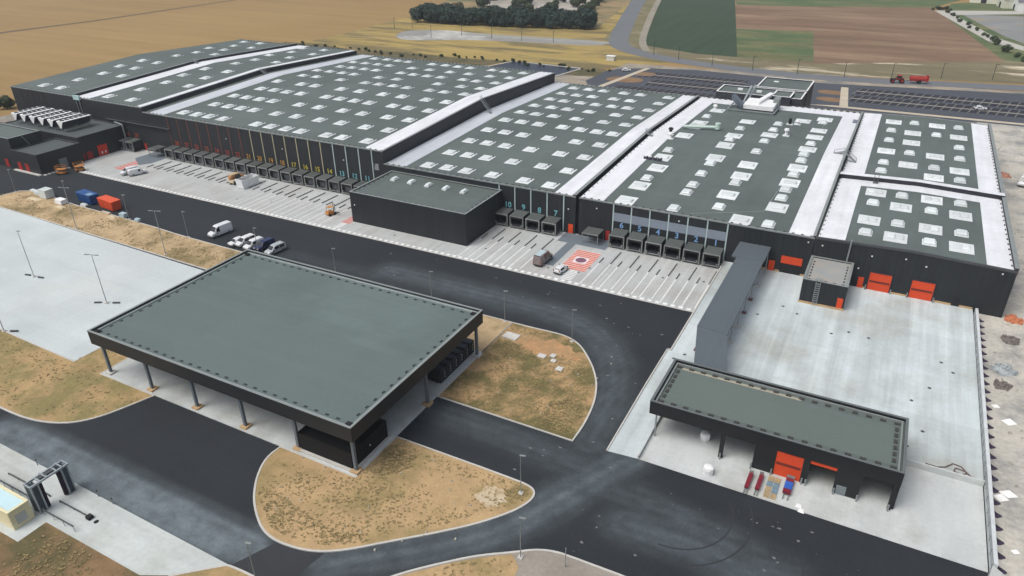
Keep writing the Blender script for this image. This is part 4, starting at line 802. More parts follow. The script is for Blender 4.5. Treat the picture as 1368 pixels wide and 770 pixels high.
# lightning conductor lines on the third hall roof
mb = MB()
for a, b in (((-20.2,152.5),(-17.2,228)),((-34,145),(-20.2,152.5))): mb.bar((a[0],a[1],zD(0,a[1])+.1),(b[0],b[1],zD(0,min(b[1],196))+.1),.12,.05) if b[1] <= 196 else (mb.bar((a[0],a[1],zD(0,a[1])+.1),(-18.4,196,zD(0,196)+.1),.12,.05), mb.bar((-18.4,196,zD(0,196)+.1),(b[0],b[1],zD(0,b[1])+.1),.12,.05))
mb.build('conductor_line', mat('pale line', (.22,.25,.24), .7), WH)

# ---------------------------------------------------------------- canopy
cp = thing('canopy', 'large open sided truck canopy with grey green flat roof on blue grey posts', 'canopy', (-80.5,72,.14))
x0, x1, y0, y1 = -107.4, -53.7, 54.9, 89.3
mb = MB(); zt, zb, th = 8.95, 6.55, .3
for b in ((x0,x1,y0,y0+th),(x0,x1,y1-th,y1),(x0,x0+th,y0+th,y1-th),(x1-th,x1,y0+th,y1-th)): MB().box(*b,zb,zt).build('fascia', mat('canopy fascia', (.022,.023,.025), .5, .08, .3, 3, joints=(1.0,900.,.02,.85)), cp)
MB().box(x0+th,x1-th,y0+th,y1-th,7.7,8.45).build('roof', roofm2, cp)
MB().box(x0+1.1,x1-1.1,y0+1.1,(y0+y1)/2-.2,8.453,8.475).build('membrane_half', mat('canopy membrane front', (.107,.139,.134), .7, .05, .06, 1.6, joints=(90.,1.6,.045,.92)), cp)
mb = MB(); zc = zt+.003
for b in ((x0-.05,x1+.05,y0-.05,y0+th),(x0-.05,x1+.05,y1-th,y1+.05),(x0-.05,x0+th,y0+th,y1-th),(x1-th,x1+.05,y0+th,y1-th)): mb.box(*b,zc,zc+.08)
mb.build('coping', trim, cp)
mb = MB()
for b in ((x0+th,x1-th,y0+th,y0+.75),(x0+th,x1-th,y1-.75,y1-th),(x0+th,x0+.75,y0+.75,y1-.75),(x1-.75,x1-th,y0+.75,y1-.75)): mb.box(*b,8.452,8.62)
mb.build('upstand', mat('pale upstand', (.24,.28,.28), .6), cp)
edge_weights(cp, x0, x1, y0, y1, 8.48, 28, 18, 1.35)
for xx, yy in ((x0+1.0,y0+1.0),(x1-1.0,y0+1.0),(x1-1.0,y1-1.2),(x0+1.0,y1-1.2)): MB().box(xx-.45,xx+.45,yy-.3,yy+.3,8.46,8.8).build('corner_drain', black_m, cp)
def post(x, y):
    o = MB().box(x-.22,x+.22,y-.2,y+.2,.14,7.7).build('post', steel_b, cp)
    MB().box(x-.65,x+.65,y-.65,y+.65,.1,.42).build('footing', timber if y < 80 and x > -100 else kerbstone, o)
for x in (-106.9,-96.6,-86.2,-75.9,-65.4,-55.0): post(x, 56.2)
for y in (73.2,88.4): post(-54.6, y)
for x in (-106.9,-96.6,-86.2,-75.9,-65.4): post(x, 88.4)
post(-106.9,72.5)
mb = MB()
for x in (-106.9,-96.6,-86.2,-75.9,-65.4,-55.0): mb.bar((x,55.6,7.3),(x,88.8,7.3),.3,.7)
mb.build('beams', steel_b, cp)
en = thing('black_enclosure', 'black sheet metal enclosure under the front right corner of the canopy', 'enclosure', (-60.4,60.2,.14))
ebk = mat('matt black sheet', (.006,.006,.007), .8)
MB().box(-65.2,-55.5,56.1,56.25,.14,3.1).build('front_panel', ebk, en); MB().box(-65.2,-55.5,63.95,64.1,.14,3.1).build('back_panel', ebk, en)
MB().box(-65.2,-65.05,56.25,63.95,.14,3.1).build('left_panel', ebk, en); MB().box(-55.65,-55.5,56.25,63.95,.14,3.1).build('right_panel', ebk, en); MB().box(-65.05,-55.65,56.25,63.95,2.6,2.7).build('cover', ebk, en)
MB().box(-55.5,-55.42,60.0,60.15,1.5,1.7).build('handle', lamp_m, en); MB().box(-65.4,-55.2,55.6,56.05,.1,.4).build('kerb', kerbstone, en); MB().box(-55.35,-54.9,56.1,64.3,.1,.4).build('kerb', kerbstone, en)
# dark bins under the right side
bn = thing('waste_bin', 'dark steel bin at the back of the row under the canopy edge', 'bin', (0,0,0), 0, 'row of dark bins under the right canopy edge')
bm_ = mat('charcoal bin', (.013,.015,.02), .5)
MB().box(-2.6,2.6,-.85,.85,.15,2.5).build('body', bm_, bn); MB().box(-2.65,2.65,-.6,.6,2.5,2.64).build('lid', mat('slate bin lid', (.030,.040,.052), .5), bn)
for s_ in (-1.8,1.8): MB().box(s_-.12,s_+.12,-.9,.9,0,.15).build('skid', bm_, bn)
for z in (.8,1.3,1.8): MB().box(2.6,2.68,.3,.42,z,z+.1).build('hinge', lamp_m, bn)
bl = ['dark steel bin nearest the corner post under the canopy edge','dark steel bin, second from the corner post under the canopy','dark steel bin, third from the corner post under the canopy','dark steel bin, fourth from the corner post under the canopy','dark steel bin, fifth from the corner post under the canopy','dark steel bin at the near end of the row under the canopy']
for i in range(6):
    if i == 0: bn.location = (-58.2,88.3,.14); bn['label'] = bl[0]
    else: dup(bn, (-58.2,88.3-1.78*i,.14), 0, bl[i])

# ---------------------------------------------------------------- covered gallery
gy = thing('covered_gallery', 'steel grey covered gallery roof on thin posts bending from the facade to the shed', 'walkway roof', (-19,118,.55))
def gal_seg(a0, a1, b0, b1, za, zb_, nm='roof'):
    MB().hexa([(a0[0],a0[1],za-.35),(a1[0],a1[1],za-.35),(b0[0],b0[1],zb_-.35),(b1[0],b1[1],zb_-.35)], [(a0[0],a0[1],za),(a1[0],a1[1],za),(b0[0],b0[1],zb_),(b1[0],b1[1],zb_)]).build(nm, gal, gy)
gal_seg((-21.7,106.1),(-16.5,105.3),(-16.5,135.6),(-21.7,135.6),5.6,5.75)
gal_seg((-22.7,135.62),(-16.4,135.62),(-16.4,143.2),(-22.7,143.2),5.78,5.78)
gal_seg((-18.9,93.8),(-13.7,93.8),(-16.52,105.28),(-21.68,106.08),4.75,5.58,'sloping_roof')
for y in (135.2,128.6,122.9,117.2,111.6,106.4):
    for x in (-16.85,-21.4):
        if x < -20 and y > 134: continue
        o = MB().box(x-.07,x+.07,y-.07,y+.07,.55,5.3).build('post', steel, gy); MB().box(x-.4,x+.4,y-.4,y+.4,.55,.8).build('foot', kerbstone if int(y)%2 else mat('maroon foot', (.16,.09,.085),.8), o)
MB().box(-16.6,-16.42,135.7,143.1,.6,5.4).build('end_bracket', steel, gy) if False else MB().tube((-16.5,141,.6),(-16.5,141,5.5),.09,6).build('post', steel, gy)

# ---------------------------------------------------------------- loading shed at the front right
sh = thing('loading_shed', 'black loading shed with grey green roof, red doors and an open bay', 'shed', (-5.5,87.6,.02))
X0, X1, Y0, Y1 = -21.9, 10.65, 81.7, 93.75
MB().box(X0+.3,X1-.3,Y0+.3,Y1-.3,5.4,5.75).build('roof', roofm, sh)
MB().box(X0+1.6,X1-1.6,Y0+1.6,Y1-1.9,5.752,5.77).build('membrane_field', mat('shed membrane', (.106,.134,.122), .75, .05, .08, 2., col2=(.112,.14,.135), mix=(.5,.56), mixscale=.05), sh)
MB().box(X0+1.6,-3.0,Y1-1.75,Y1-1.2,5.752,5.765).build('bare_strip', mat('tan membrane', (.30,.28,.22), .8), sh)
fas = mat('shed fascia', (.017,.018,.020), .5, .08, .3, 3)
MB().box(X0,X1,Y0,Y0+.3,4.1,6.25).build('fascia', fas, sh); MB().box(X0,X1,Y1-.3,Y1,.55,6.25).build('back_wall', fas, sh)
MB().box(X0,X0+.3,Y0+.3,Y1-.3,4.1,6.25).build('fascia', fas, sh); MB().box(X1-.3,X1,Y0+.3,Y1-.3,.02,6.25).build('side_wall', fas, sh)
mb = MB(); zc = 6.253
for b in ((X0-.04,X1+.04,Y0-.04,Y0+.34),(X0-.04,X1+.04,Y1-.34,Y1+.04),(X0-.04,X0+.34,Y0+.34,Y1-.34),(X1-.34,X1+.04,Y0+.34,Y1-.34)): mb.box(*b,zc,zc+.07)
mb.build('coping', mat('mid trim', (.11,.125,.125), .5), sh)
mb = MB()
for b in ((X0+.5,X1-.5,Y1-.72,Y1-.5),(X0+.55,X0+.75,Y0+.6,Y1-.72),(X1-.75,X1-.55,Y0+.6,Y1-.72)): mb.box(*b,5.76,6.0)
mb.build('upstand', trim, sh)
plot = MB().box(-.36,.36,-.2,.2,0,.14).mesh('edge_weight', mat('brown edge weight', (.045,.045,.042), .8)); plot_r = MB().box(-.2,.2,-.36,.36,0,.14).mesh('edge_weight', mat('brown edge weight', (.045,.045,.042), .8))
edge_weights(sh, X0, X1, Y0, Y1, 5.77, 18, 8, 1.25)
def wallseg(a, b, z0=.02, z1=4.1): MB().box(a,b,Y0+.02,Y0+.28,z0,z1).build('front_wall', fas, sh)
wallseg(-7.0,-4.15); wallseg(-.75,.1); wallseg(3.35,6.4); wallseg(9.9,X1-.3); wallseg(-11.6,-11.0)
rdr = MB().box(-4.15,-.75,Y0+.1,Y0+.2,.02,4.1).build('roller_door', red_m, sh); MB().box(-4.0,-.9,Y0+.05,Y0+.1,1.9,2.3).build('window_row', mat('door window', (.16,.03,.02), .3), rdr)
MB().box(.1,3.35,Y0+.1,Y0+.2,3.55,4.1).build('raised_door', red_m, sh)
MB().box(3.7,4.9,Y0-.06,Y0+.02,.1,1.5).build('grey_hatch', mat('grey shutter', (.17,.20,.21), .6), sh)
MB().box(-7.0,-6.8,Y0+.3,Y1-.3,.02,5.4).build('partition', fas, sh)
MB().box(-21.0,-20.8,82.0,82.2,.02,5.4).build('post', steel, sh); MB().box(-20.9,-20.7,92.4,92.6,.55,5.4).build('post', steel, sh); MB().box(-11.5,-11.1,88,88.4,.02,5.4).build('post', fas, sh)
for x in (-4.4,-.5,.0,3.5,6.3,10.0,-7.1,-11.3): MB().tube((x,Y0-.3,.02),(x,Y0-.3,1.05),.11,8).build('bollard', steel, sh)
# retaining wall of T blocks on the right edge
rw = thing('retaining_wall', 'pale retaining wall of upright concrete blocks with dark buttresses along the right yard edge', 'retaining wall', (21.2,110,0))
pm = MB().box(-.22,.22,-1.2,1.2,-.2,1.75).mesh('wall_block', mat('wall concrete', (.50,.53,.54), .85, .1, .5, 3))
bt = MB(); bt.add([(.22,-.16,-.15),(.22,.16,-.15),(.22,-.16,.75),(.22,.16,.75),(1.4,-.16,-.15),(1.4,.16,-.15),(1.1,-.16,.1),(1.1,.16,.1)], [(0,1,3,2),(2,3,7,6),(4,6,7,5),(0,2,6,4),(1,5,7,3),(0,4,5,1)])
bt.add([(.22,-.72,-.04),(1.05,-.62,-.03),(1.6,-.15,-.03),(1.55,.15,-.03),(1.0,.5,-.03),(.22,.58,-.04),(.3,0,.3)], [(6,0,1),(6,1,2),(6,2,3),(6,3,4),(6,4,5)])
bt = bt.mesh('buttress', mat('bitumen coat', (.045,.034,.058), .8))
for i in range(27): o = inst('wall_block', pm, rw, (21.25,77.3+2.43*i,0)); link('buttress', bt, o)
fp = MB().tube((0,0,0),(0,0,1.0),.04,5).mesh('fence_post', steel)
for i in range(28): inst('fence_post', fp, rw, (20.98,76.3+2.4*i,.6))
mb = MB()
for z in (1.05,1.55): mb.bar((20.98,76.3,z),(20.98,141,z),.05,.05)
mb.build('rail', steel, rw)
MB().hexa([(20.6,74.6,-.1),(22.4,73.6,-.1),(22.8,76,-.1),(20.9,76.1,-.1)], [(20.7,74.7,.7),(22.3,73.8,.4),(22.6,75.9,.6),(20.95,76,1.6)]).build('end_slab', concrete, rw)

# ---------------------------------------------------------------- vehicles
def vehicle(name, label, cat, loc, rz, st, wheels, paint, ws=None, rw_=None, sides=(), group=None, wr=.34, wdt=None, stripe=None):
    """st: stations front to back (x, zbottom, zbelt, ztop, halfwidth, halfwidth at roof)"""
    t = thing(name, label, cat, loc, rz, group)
    rings = []
    for x, zb, zm, zt, hw, ht in st:
        rings.append([(x,-hw*.92,zb),(x,hw*.92,zb),(x,hw,zb+.14),(x,hw,zm),(x,ht,max(zm+.01,zt-.08)),(x,ht-.14,zt),(x,-ht+.14,zt),(x,-ht,max(zm+.01,zt-.08)),(x,-hw,zm),(x,-hw,zb+.14)])
    b = MB().loft(rings[::-1]).build('body', paint, t, world=False)
    bv = b.modifiers.new('bevel','BEVEL'); bv.width = .03; bv.segments = 1; bv.limit_method = 'ANGLE'; bv.angle_limit = R(30)
    def lerp_st(x):
        for a, c in zip(st, st[1:]):
            if c[0] <= x <= a[0]:
                k = (a[0]-x)/(a[0]-c[0]+1e-9); return [p+(q-p)*k for p, q in zip(a, c)]
        return st[-1]
    def slope(i, j, nm, lo=.03, hi=.07):
        a, c = st[i], st[j]; P = []
        for k, e in ((lo,0),(1-hi,0)):
            s_ = [p+(q-p)*k for p, q in zip(a, c)]; P.append((s_[0], s_[3], s_[5]-.09))
        nx, nz = P[1][1]-P[0][1], P[0][0]-P[1][0]; l = math.hypot(nx,nz); nx, nz = nx/l, nz/l
        if nz < 0: nx, nz = -nx, -nz
        o1 = lambda p, s_, d: (p[0]+nx*d, s_*p[2], p[1]+nz*d)
        MB().hexa([o1(P[0],-1,-.03),o1(P[0],1,-.03),o1(P[1],1,-.03),o1(P[1],-1,-.03)][::-1], [o1(P[0],-1,.015),o1(P[0],1,.015),o1(P[1],1,.015),o1(P[1],-1,.015)][::-1]).build(nm, glass, t, world=False)
    if ws: slope(ws[0], ws[1], 'windscreen')
    if rw_: slope(rw_[0], rw_[1], 'rear_window', .15, .2)
    for xa, xb in sides:
        for s_ in (1,-1):
            mb = MB(); A_, B_ = lerp_st(xa), lerp_st(xb); pts = []
            for S_ in (A_, B_):
                zl, zh = S_[2]+.06, S_[3]-.17
                f = lambda z: S_[4]+(S_[5]-S_[4])*(z-S_[2])/max(.05,(S_[3]-.08-S_[2]))
                pts.append((S_[0],zl,f(zl),zh,f(zh)))
            a, c = pts
            o0 = [(a[0],s_*(a[2]-.02),a[1]),(c[0],s_*(c[2]-.02),c[1]),(c[0],s_*(c[4]-.02),c[3]),(a[0],s_*(a[4]-.02),a[3])]
            o1 = [(a[0],s_*(a[2]+.015),a[1]),(c[0],s_*(c[2]+.015),c[1]),(c[0],s_*(c[4]+.015),c[3]),(a[0],s_*(a[4]+.015),a[3])]
            if s_ > 0: o0, o1 = o0[::-1], o1[::-1]
            MB().hexa(o0, o1).build('side_window', glass, t, world=False)
    hw = st[len(st)//2][4]
    for x in wheels:
        for s_ in (-1,1):
            wl = MB().tube((x,s_*(hw-.24),wr),(x,s_*(hw+.02),wr),wr,14).build('wheel', tyre_m, t, world=False)
            MB().tube((x,s_*(hw+.005),wr),(x,s_*(hw+.03),wr),wr*.6,10).build('rim', rim_m, wl, world=False)
    f, r = st[0], st[-1]
    for s_ in (-1,1):
        MB().box(st[1][0]-.12,f[0]+.03,s_*f[4]*.72-.2,s_*f[4]*.72+.2,f[1]+.28,f[1]+.45).build('headlight', lamp_m, t, world=False)
        MB().box(r[0]-.03,r[0]+.05,s_*r[4]*.86-.09,s_*r[4]*.86+.09,r[1]+.45,r[1]+.85).build('tail_light', red_d, t, world=False)
        mx = lerp_st(st[0][0]*.5)[0]
        MB().box(mx-.06,mx+.1,s_*(hw+.02)-.02 if s_>0 else -hw-.24,hw+.24 if s_>0 else -hw,1.0 if f[3] < 1.1 else 1.2,1.2 if f[3] < 1.1 else 1.45).build('mirror', black_m, t, world=False)
    MB().box(f[0]-.1,f[0]+.06,-f[4]*.95,f[4]*.95,f[1]-.02,f[1]+.2).build('bumper', black_m if paint is not veh_white else mat('grey bumper',(.16,.165,.17),.6), t, world=False)
    MB().box(r[0]-.06,r[0]+.08,-r[4]*.95,r[4]*.95,r[1]-.02,r[1]+.18).build('bumper', black_m, t, world=False)
    return t
VAN = [(2.85,.42,.85,1.0,.86,.8),(2.65,.36,.9,1.18,.97,.88),(1.95,.34,1.1,1.36,1.0,.9),(1.2,.34,1.2,2.42,1.0,.84),(.6,.34,1.2,2.56,1.0,.84),(-2.5,.34,1.2,2.58,1.0,.84),(-2.8,.4,1.2,2.48,.98,.82)]
MPV = [(2.4,.4,.75,.85,.82,.76),(2.2,.32,.85,1.02,.92,.85),(1.45,.3,.95,1.15,.95,.86),(.7,.3,1.05,1.86,.95,.76),(.1,.3,1.05,1.96,.95,.76),(-2.0,.3,1.05,1.94,.95,.76),(-2.4,.38,1.0,1.75,.92,.74)]
CAR = [(2.0,.4,.62,.72,.76,.68),(1.85,.28,.7,.84,.85,.76),(1.0,.26,.82,.98,.87,.78),(.3,.26,.88,1.42,.87,.64),(-.3,.26,.9,1.5,.87,.64),(-1.3,.26,.9,1.46,.87,.64),(-1.85,.3,.88,1.02,.86,.74),(-2.0,.4,.8,.9,.8,.7)]
HATCH = [(1.85,.4,.62,.74,.74,.66),(1.7,.28,.7,.86,.83,.74),(1.0,.26,.84,1.0,.85,.76),(.35,.26,.9,1.46,.85,.64),(-.3,.26,.92,1.54,.85,.64),(-1.35,.26,.92,1.5,.85,.64),(-1.8,.3,.9,1.05,.84,.72),(-1.86,.4,.8,.95,.8,.7)]
A90 = -math.pi/2
vehicle('delivery_van', 'large white high roofed van parked alone at the head of the parked row', 'van', (-135.7,106.0,-.02), A90-.16, VAN, (1.9,-1.75), veh_white, ws=(2,3), sides=((1.35,.55),), group=None)
GP = 'cars parked along the soil strip'
vehicle('parked_car', 'white hatchback parked between the tall van and a dark sided minivan', 'car', (-127.9,103.6,-.02), A90-.12, HATCH, (1.2,-1.15), veh_white, ws=(2,3), rw_=(5,6), sides=((.1,-1.3),), group=GP)
v = vehicle('parked_minivan', 'white roofed minivan with dark blue side windows, beside the white hatchback', 'minivan', (-126.0,104.6,-.02), A90-.12, MPV, (1.5,-1.4), veh_white, ws=(2,3), rw_=(5,6), sides=((.7,-.5),(-.62,-1.95)), group=GP)
vehicle('parked_minivan', 'white minivan with its nose hidden behind the canopy corner', 'minivan', (-123.0,104.2,-.02), A90-.12, MPV, (1.5,-1.4), veh_white, ws=(2,3), sides=((.7,-.3),), group=GP)
vehicle('parked_minivan', 'navy blue van with a pale roof rail behind the lamp post', 'van', (-120.4,104.9,-.02), A90-.12, MPV, (1.5,-1.4), veh_navy, ws=(2,3), rw_=(5,6), sides=((.7,-.6),), group=GP)
vehicle('parked_minivan', 'silver grey minivan with black side windows at the end of the parked row', 'minivan', (-116.6,104.4,-.02), A90-.12, MPV, (1.5,-1.4), veh_silver, ws=(2,3), rw_=(5,6), sides=((.7,-.5),(-.62,-1.95)), group=GP)
vehicle('delivery_van', 'white van with a pale teal nose parked at the left end of the apron', 'van', (-194.6,125.6,.02), A90-.25, MPV, (1.5,-1.4), veh_white, ws=(2,3), sides=((.7,-.6),(-.7,-1.9)))
vehicle('delivery_van', 'small white panel van parked close beside another at the far left apron', 'van', (-191.8,126.2,.02), math.pi/2-.35, MPV, (1.5,-1.4), veh_white, ws=(2,3), sides=((.7,.1),))
vehicle('camper_van', 'taupe high roofed van with a pale blue roof standing on the dock lanes', 'van', (-60.4,126.6,.02), math.pi/2-.05, VAN, (1.9,-1.75), veh_taupe, ws=(2,3), rw_=(5,6), sides=((1.35,.5),(.3,-1.0)))
MB().box(-61.1,-59.7,124.3,128.0,2.585,2.64).build('roof_panel', pale_roof, next(o for o in bpy.data.objects if o.name.startswith('camper_van')), world=False) if False else None
cv = [o for o in bpy.data.objects if o.name.startswith('camper_van')][0]
MB().box(-2.45,.5,-.66,.66,2.57,2.62).build('roof_panel', mat('faded blue roof', (.40,.50,.54), .5), cv, world=False)
vehicle('small_car', 'small white hatchback parked beside the red hatched bay', 'car', (-55.0,124.1,.02), math.pi/2-.12, HATCH, (1.2,-1.15), veh_white, ws=(2,3), rw_=(5,6), sides=((.1,-1.3),))
vehicle('site_van', 'white van standing on bare ground right of the warehouse', 'van', (35.0,227.0,-.04), -1.85, VAN, (1.9,-1.75), veh_white, ws=(2,3), sides=((1.35,.55),))
vehicle('parked_car', 'white car alone in the right hand car park', 'car', (27.6,311.0,-.05), .25, CAR, (1.25,-1.25), veh_white, ws=(2,3), rw_=(5,6), sides=((.1,-1.3),))
vehicle('parked_car', 'white car at the roundabout end of the left car park', 'car', (-112.3,322.0,-.05), .5, CAR, (1.25,-1.25), veh_white, ws=(2,3), rw_=(5,6), sides=((.1,-1.3),))
vehicle('parked_car', 'pale blue car at the right edge of the car park', 'car', (47.5,309.0,-.05), .2, CAR, (1.25,-1.25), veh_silver, ws=(2,3), rw_=(5,6), sides=((.1,-1.3),))
# tractor with a red sprayer
tr = thing('tractor', 'dark red farm tractor pulling a long red sprayer on the country road', 'tractor', (-1.0,346.6,-.08), .2)
MB().box(-1.2,1.8,-.9,.9,1.3,2.1).build('bonnet', mat('tractor red', (.17,.02,.016), .5), tr, world=False); MB().hexa([(-1.3,-.9,1.3),(1,-.9,1.3),(1,.9,1.3),(-1.3,.9,1.3)], [(-.8,-.8,3.0),(.8,-.8,3.0),(.8,.8,3.0),(-.8,.8,3.0)]).build('cab', glass, tr, world=False)
MB().box(-3.3,-1.2,-.55,.55,1.0,1.9).build('nose', mat('tractor dark', (.05,.03,.03), .6), tr, world=False); MB().box(-.9,.9,-.9,.9,3.0,3.14).build('cab_roof', red_d, tr, world=False)
for x, r_ in ((-2.4,.75),(1.1,1.0)):
    for s_ in (-1,1): wl = MB().tube((x,s_*.75,r_),(x,s_*1.3,r_),r_,14).build('wheel', tyre_m, tr, world=False); MB().tube((x,s_*1.28,r_),(x,s_*1.33,r_),r_*.55,10).build('rim', red_d, wl, world=False)
sp = thing('sprayer', 'long bright red crop sprayer behind the tractor', 'sprayer', (6.0,348.9,-.08), .2)
MB().loft([[(x,-1.1,1.1),(x,1.1,1.1),(x,1.25,2.0),(x,.9,2.9),(x,-.9,2.9),(x,-1.25,2.0)] for x in (3.2,-3.0)]).build('tank', mat('sprayer red', (.32,.03,.024), .6), sp, world=False)
MB().box(3.2,3.8,-1.3,1.3,.9,3.3).build('boom', red_d, sp, world=False); MB().bar((-3,0,1.0),(-4.5,0,.9),.2,.2).build('drawbar', trim_d, sp, world=False)
for s_ in (-1,1): MB().tube((.5,s_*.9,.8),(.5,s_*1.3,.8),.8,14).build('wheel', tyre_m, sp, world=False)
# ---------------------------------------------------------------- site machines and loose things
def skip(label, loc, rz, m, L_=6.2, lid=True):
    t = thing('skip_container', label, 'container', loc, rz)
    MB().hexa([(-L_/2+.2,-1.1,.15),(L_/2-.2,-1.1,.15),(L_/2-.2,1.1,.15),(-L_/2+.2,1.1,.15)], [(-L_/2,-1.25,2.5),(L_/2,-1.25,2.5),(L_/2,1.25,2.5),(-L_/2,1.25,2.5)]).build('body', m, t, world=False)
    for i in range(7):
        x = -L_/2+.5+i*(L_-1)/6
        for s_ in (-1,1): MB().hexa([(x-.07,s_*1.1-.03,.2),(x+.07,s_*1.1-.03,.2),(x+.07,s_*1.1+.1*s_+.03,.2),(x-.07,s_*1.1+.1*s_+.03,.2)] if s_>0 else [(x-.07,-1.23,.2),(x+.07,-1.23,.2),(x+.07,-1.07,.2),(x-.07,-1.07,.2)], [(x-.07,s_*1.25-.03 if s_>0 else -1.36,2.45),(x+.07,s_*1.25-.03 if s_>0 else -1.36,2.45),(x+.07,1.36 if s_>0 else -1.22,2.45),(x-.07,1.36 if s_>0 else -1.22,2.45)]).build('rib', m, t, world=False)
    MB().box(-L_/2-.06,L_/2+.06,-1.32,1.32,2.5,2.62).build('lid', m, t, world=False)
    for x in (-L_/2+.6,L_/2-.6): MB().box(x-.15,x+.15,-1.0,1.0,0,.15).build('skid', black_m, t, world=False)
    return t
s_ = skip('dark blue waste container with worn lid beside the kerb', (-184.3,105.6,-.02), -.10, blue_p, 6.6); MB().box(.8,2.6,-.9,.5,2.62,2.64).build('worn_patch', mat('worn blue grey', (.22,.33,.42), .6), s_, world=False)
skip('bright orange red waste container next to the blue one', (-175.0,105.3,-.02), -.10, orange_p, 6.6)
# white open skip and orange telehandler by the docks
t = thing('tipper_skip', 'white open topped skip with sloping sides in front of the long dock row', 'skip', (-154.9,133.4,.02), 1.5)
def open_tub(mb, L0, L1, W_, H, th=.1):
    mb.hexa([(-L0/2,-W_/2,.1),(L0/2,-W_/2,.1),(L0/2,-W_/2+th,.1),(-L0/2,-W_/2+th,.1)], [(-L1/2,-W_/2,H),(L1/2,-W_/2,H),(L1/2,-W_/2+th,H),(-L1/2,-W_/2+th,H)])
    mb.hexa([(-L0/2,W_/2-th,.1),(L0/2,W_/2-th,.1),(L0/2,W_/2,.1),(-L0/2,W_/2,.1)], [(-L1/2,W_/2-th,H),(L1/2,W_/2-th,H),(L1/2,W_/2,H),(-L1/2,W_/2,H)])
    for s_ in (-1,1):
        q = sorted((s_*L0/2, s_*(L0/2-th))); r_ = sorted((s_*L1/2, s_*(L1/2-th)))
        mb.hexa([(q[0],-W_/2+th,.1),(q[1],-W_/2+th,.1),(q[1],W_/2-th,.1),(q[0],W_/2-th,.1)], [(r_[0],-W_/2+th,H),(r_[1],-W_/2+th,H),(r_[1],W_/2-th,H),(r_[0],W_/2-th,H)])
    mb.box(-L0/2+th,L0/2-th,-W_/2+th,W_/2-th,.1,.2); return mb
open_tub(MB(), 5.2, 6.0, 2.7, 2.5).build('tub', white_p, t, world=False); MB().box(-2.3,2.3,-1.2,1.2,.3,1.3).build('load', mat('skip rubble', (.12,.12,.11), .9), t, world=False)
for x in (-2.7,2.75): MB().box(x-.08,x+.08,-1.45,1.45,2.5,2.62).build('rim', white_p, t, world=False)
t = thing('telehandler', 'orange and cream wheeled handler with a raised timber load by the white skip', 'telehandler', (-159.6,134.0,.02), 1.5)
MB().box(-2.2,1.6,-1.0,1.0,.6,1.4).build('chassis', mat('cream machine paint', (.55,.47,.33), .6), t, world=False); MB().hexa([(-.6,-1.0,1.4),(.7,-1.0,1.4),(.7,-.1,1.4),(-.6,-.1,1.4)], [(-.4,-.95,2.5),(.5,-.95,2.5),(.5,-.15,2.5),(-.4,-.15,2.5)]).build('cab', glass, t, world=False)
MB().bar((-2.2,.5,1.6),(2.6,.5,1.5),.4,.45).build('boom', machine_o, t, world=False); MB().box(-2.0,1.4,-.2,1.2,1.9,2.3).build('load', mat('orange brown load', (.40,.20,.08), .8), t, world=False); MB().box(-1.8,.9,.0,1.1,2.3,2.7).build('load', mat('tan load', (.48,.34,.2), .8), t, world=False)
for x in (-1.5,1.1):
    for s_ in (-1,1): MB().tube((x,s_*.8,.55),(x,s_*1.2,.55),.55,12).build('wheel', tyre_m, t, world=False)
t = thing('forklift', 'orange forklift truck at the corner of the black annex', 'forklift', (-119.9,127.2,.02), 1.3)
MB().hexa([(-1.2,-.7,.35),(.9,-.7,.35),(.9,.7,.35),(-1.2,.7,.35)], [(-1.2,-.65,1.25),(.5,-.65,1.0),(.5,.65,1.0),(-1.2,.65,1.25)]).build('body', machine_o, t, world=False); MB().box(-.8,.6,-.62,.62,2.15,2.25).build('cab_roof', machine_o, t, world=False)
for x in (-.75,.55):
    for s_ in (-.58,.58): MB().tube((x,s_,1.0),(x,s_,2.15),.05,5).build('cab_post', black_m, t, world=False)
for s_ in (-.35,.35): MB().box(.92,1.05,s_-.06,s_+.06,.1,2.8).build('mast', trim_d, t, world=False); MB().box(1.05,2.2,s_-.08,s_+.08,.1,.18).build('fork', black_m, t, world=False)
for x in (-.8,.6):
    for s_ in (-1,1): MB().tube((x,s_*.5,.35),(x,s_*.8,.35),.35,12).build('wheel', tyre_m, t, world=False)
def scissor(label, loc, rz):
    t = thing('scissor_lift', label, 'lift', loc, rz)
    MB().box(-1.2,1.2,-.75,.75,.35,.85).build('base', machine_o, t, world=False); MB().box(-1.3,1.3,-.8,.8,1.5,1.62).build('platform', machine_o, t, world=False)
    for s_ in (-.5,.5): MB().bar((-1.0,s_,.85),(1.0,s_,1.5),.1,.12).bar((1.0,s_,.85),(-1.0,s_,1.5),.1,.12).build('scissor_arms', trim_d, t, world=False)
    mb = MB()
    for a, b in (((-1.3,-.8),(1.3,-.8)),((1.3,-.8),(1.3,.8)),((1.3,.8),(-1.3,.8)),((-1.3,.8),(-1.3,-.8))):
        for z in (2.1,2.6): mb.bar((*a,z),(*b,z),.06,.06)
        mb.tube((*a,1.6),(*a,2.6),.04,5)
    mb.build('guard_rail', machine_o, t, world=False)
    for x in (-.9,.9):
        for s_ in (-1,1): MB().tube((x,s_*.6,.3),(x,s_*.85,.3),.3,12).build('wheel', tyre_m, t, world=False)
scissor('orange scissor lift on the road beside the white kerb blocks', (-212.6,116.6,-.02), .5); scissor('orange scissor lift at the left corner of the concrete apron', (-210.4,120.8,-.02), 1.2)
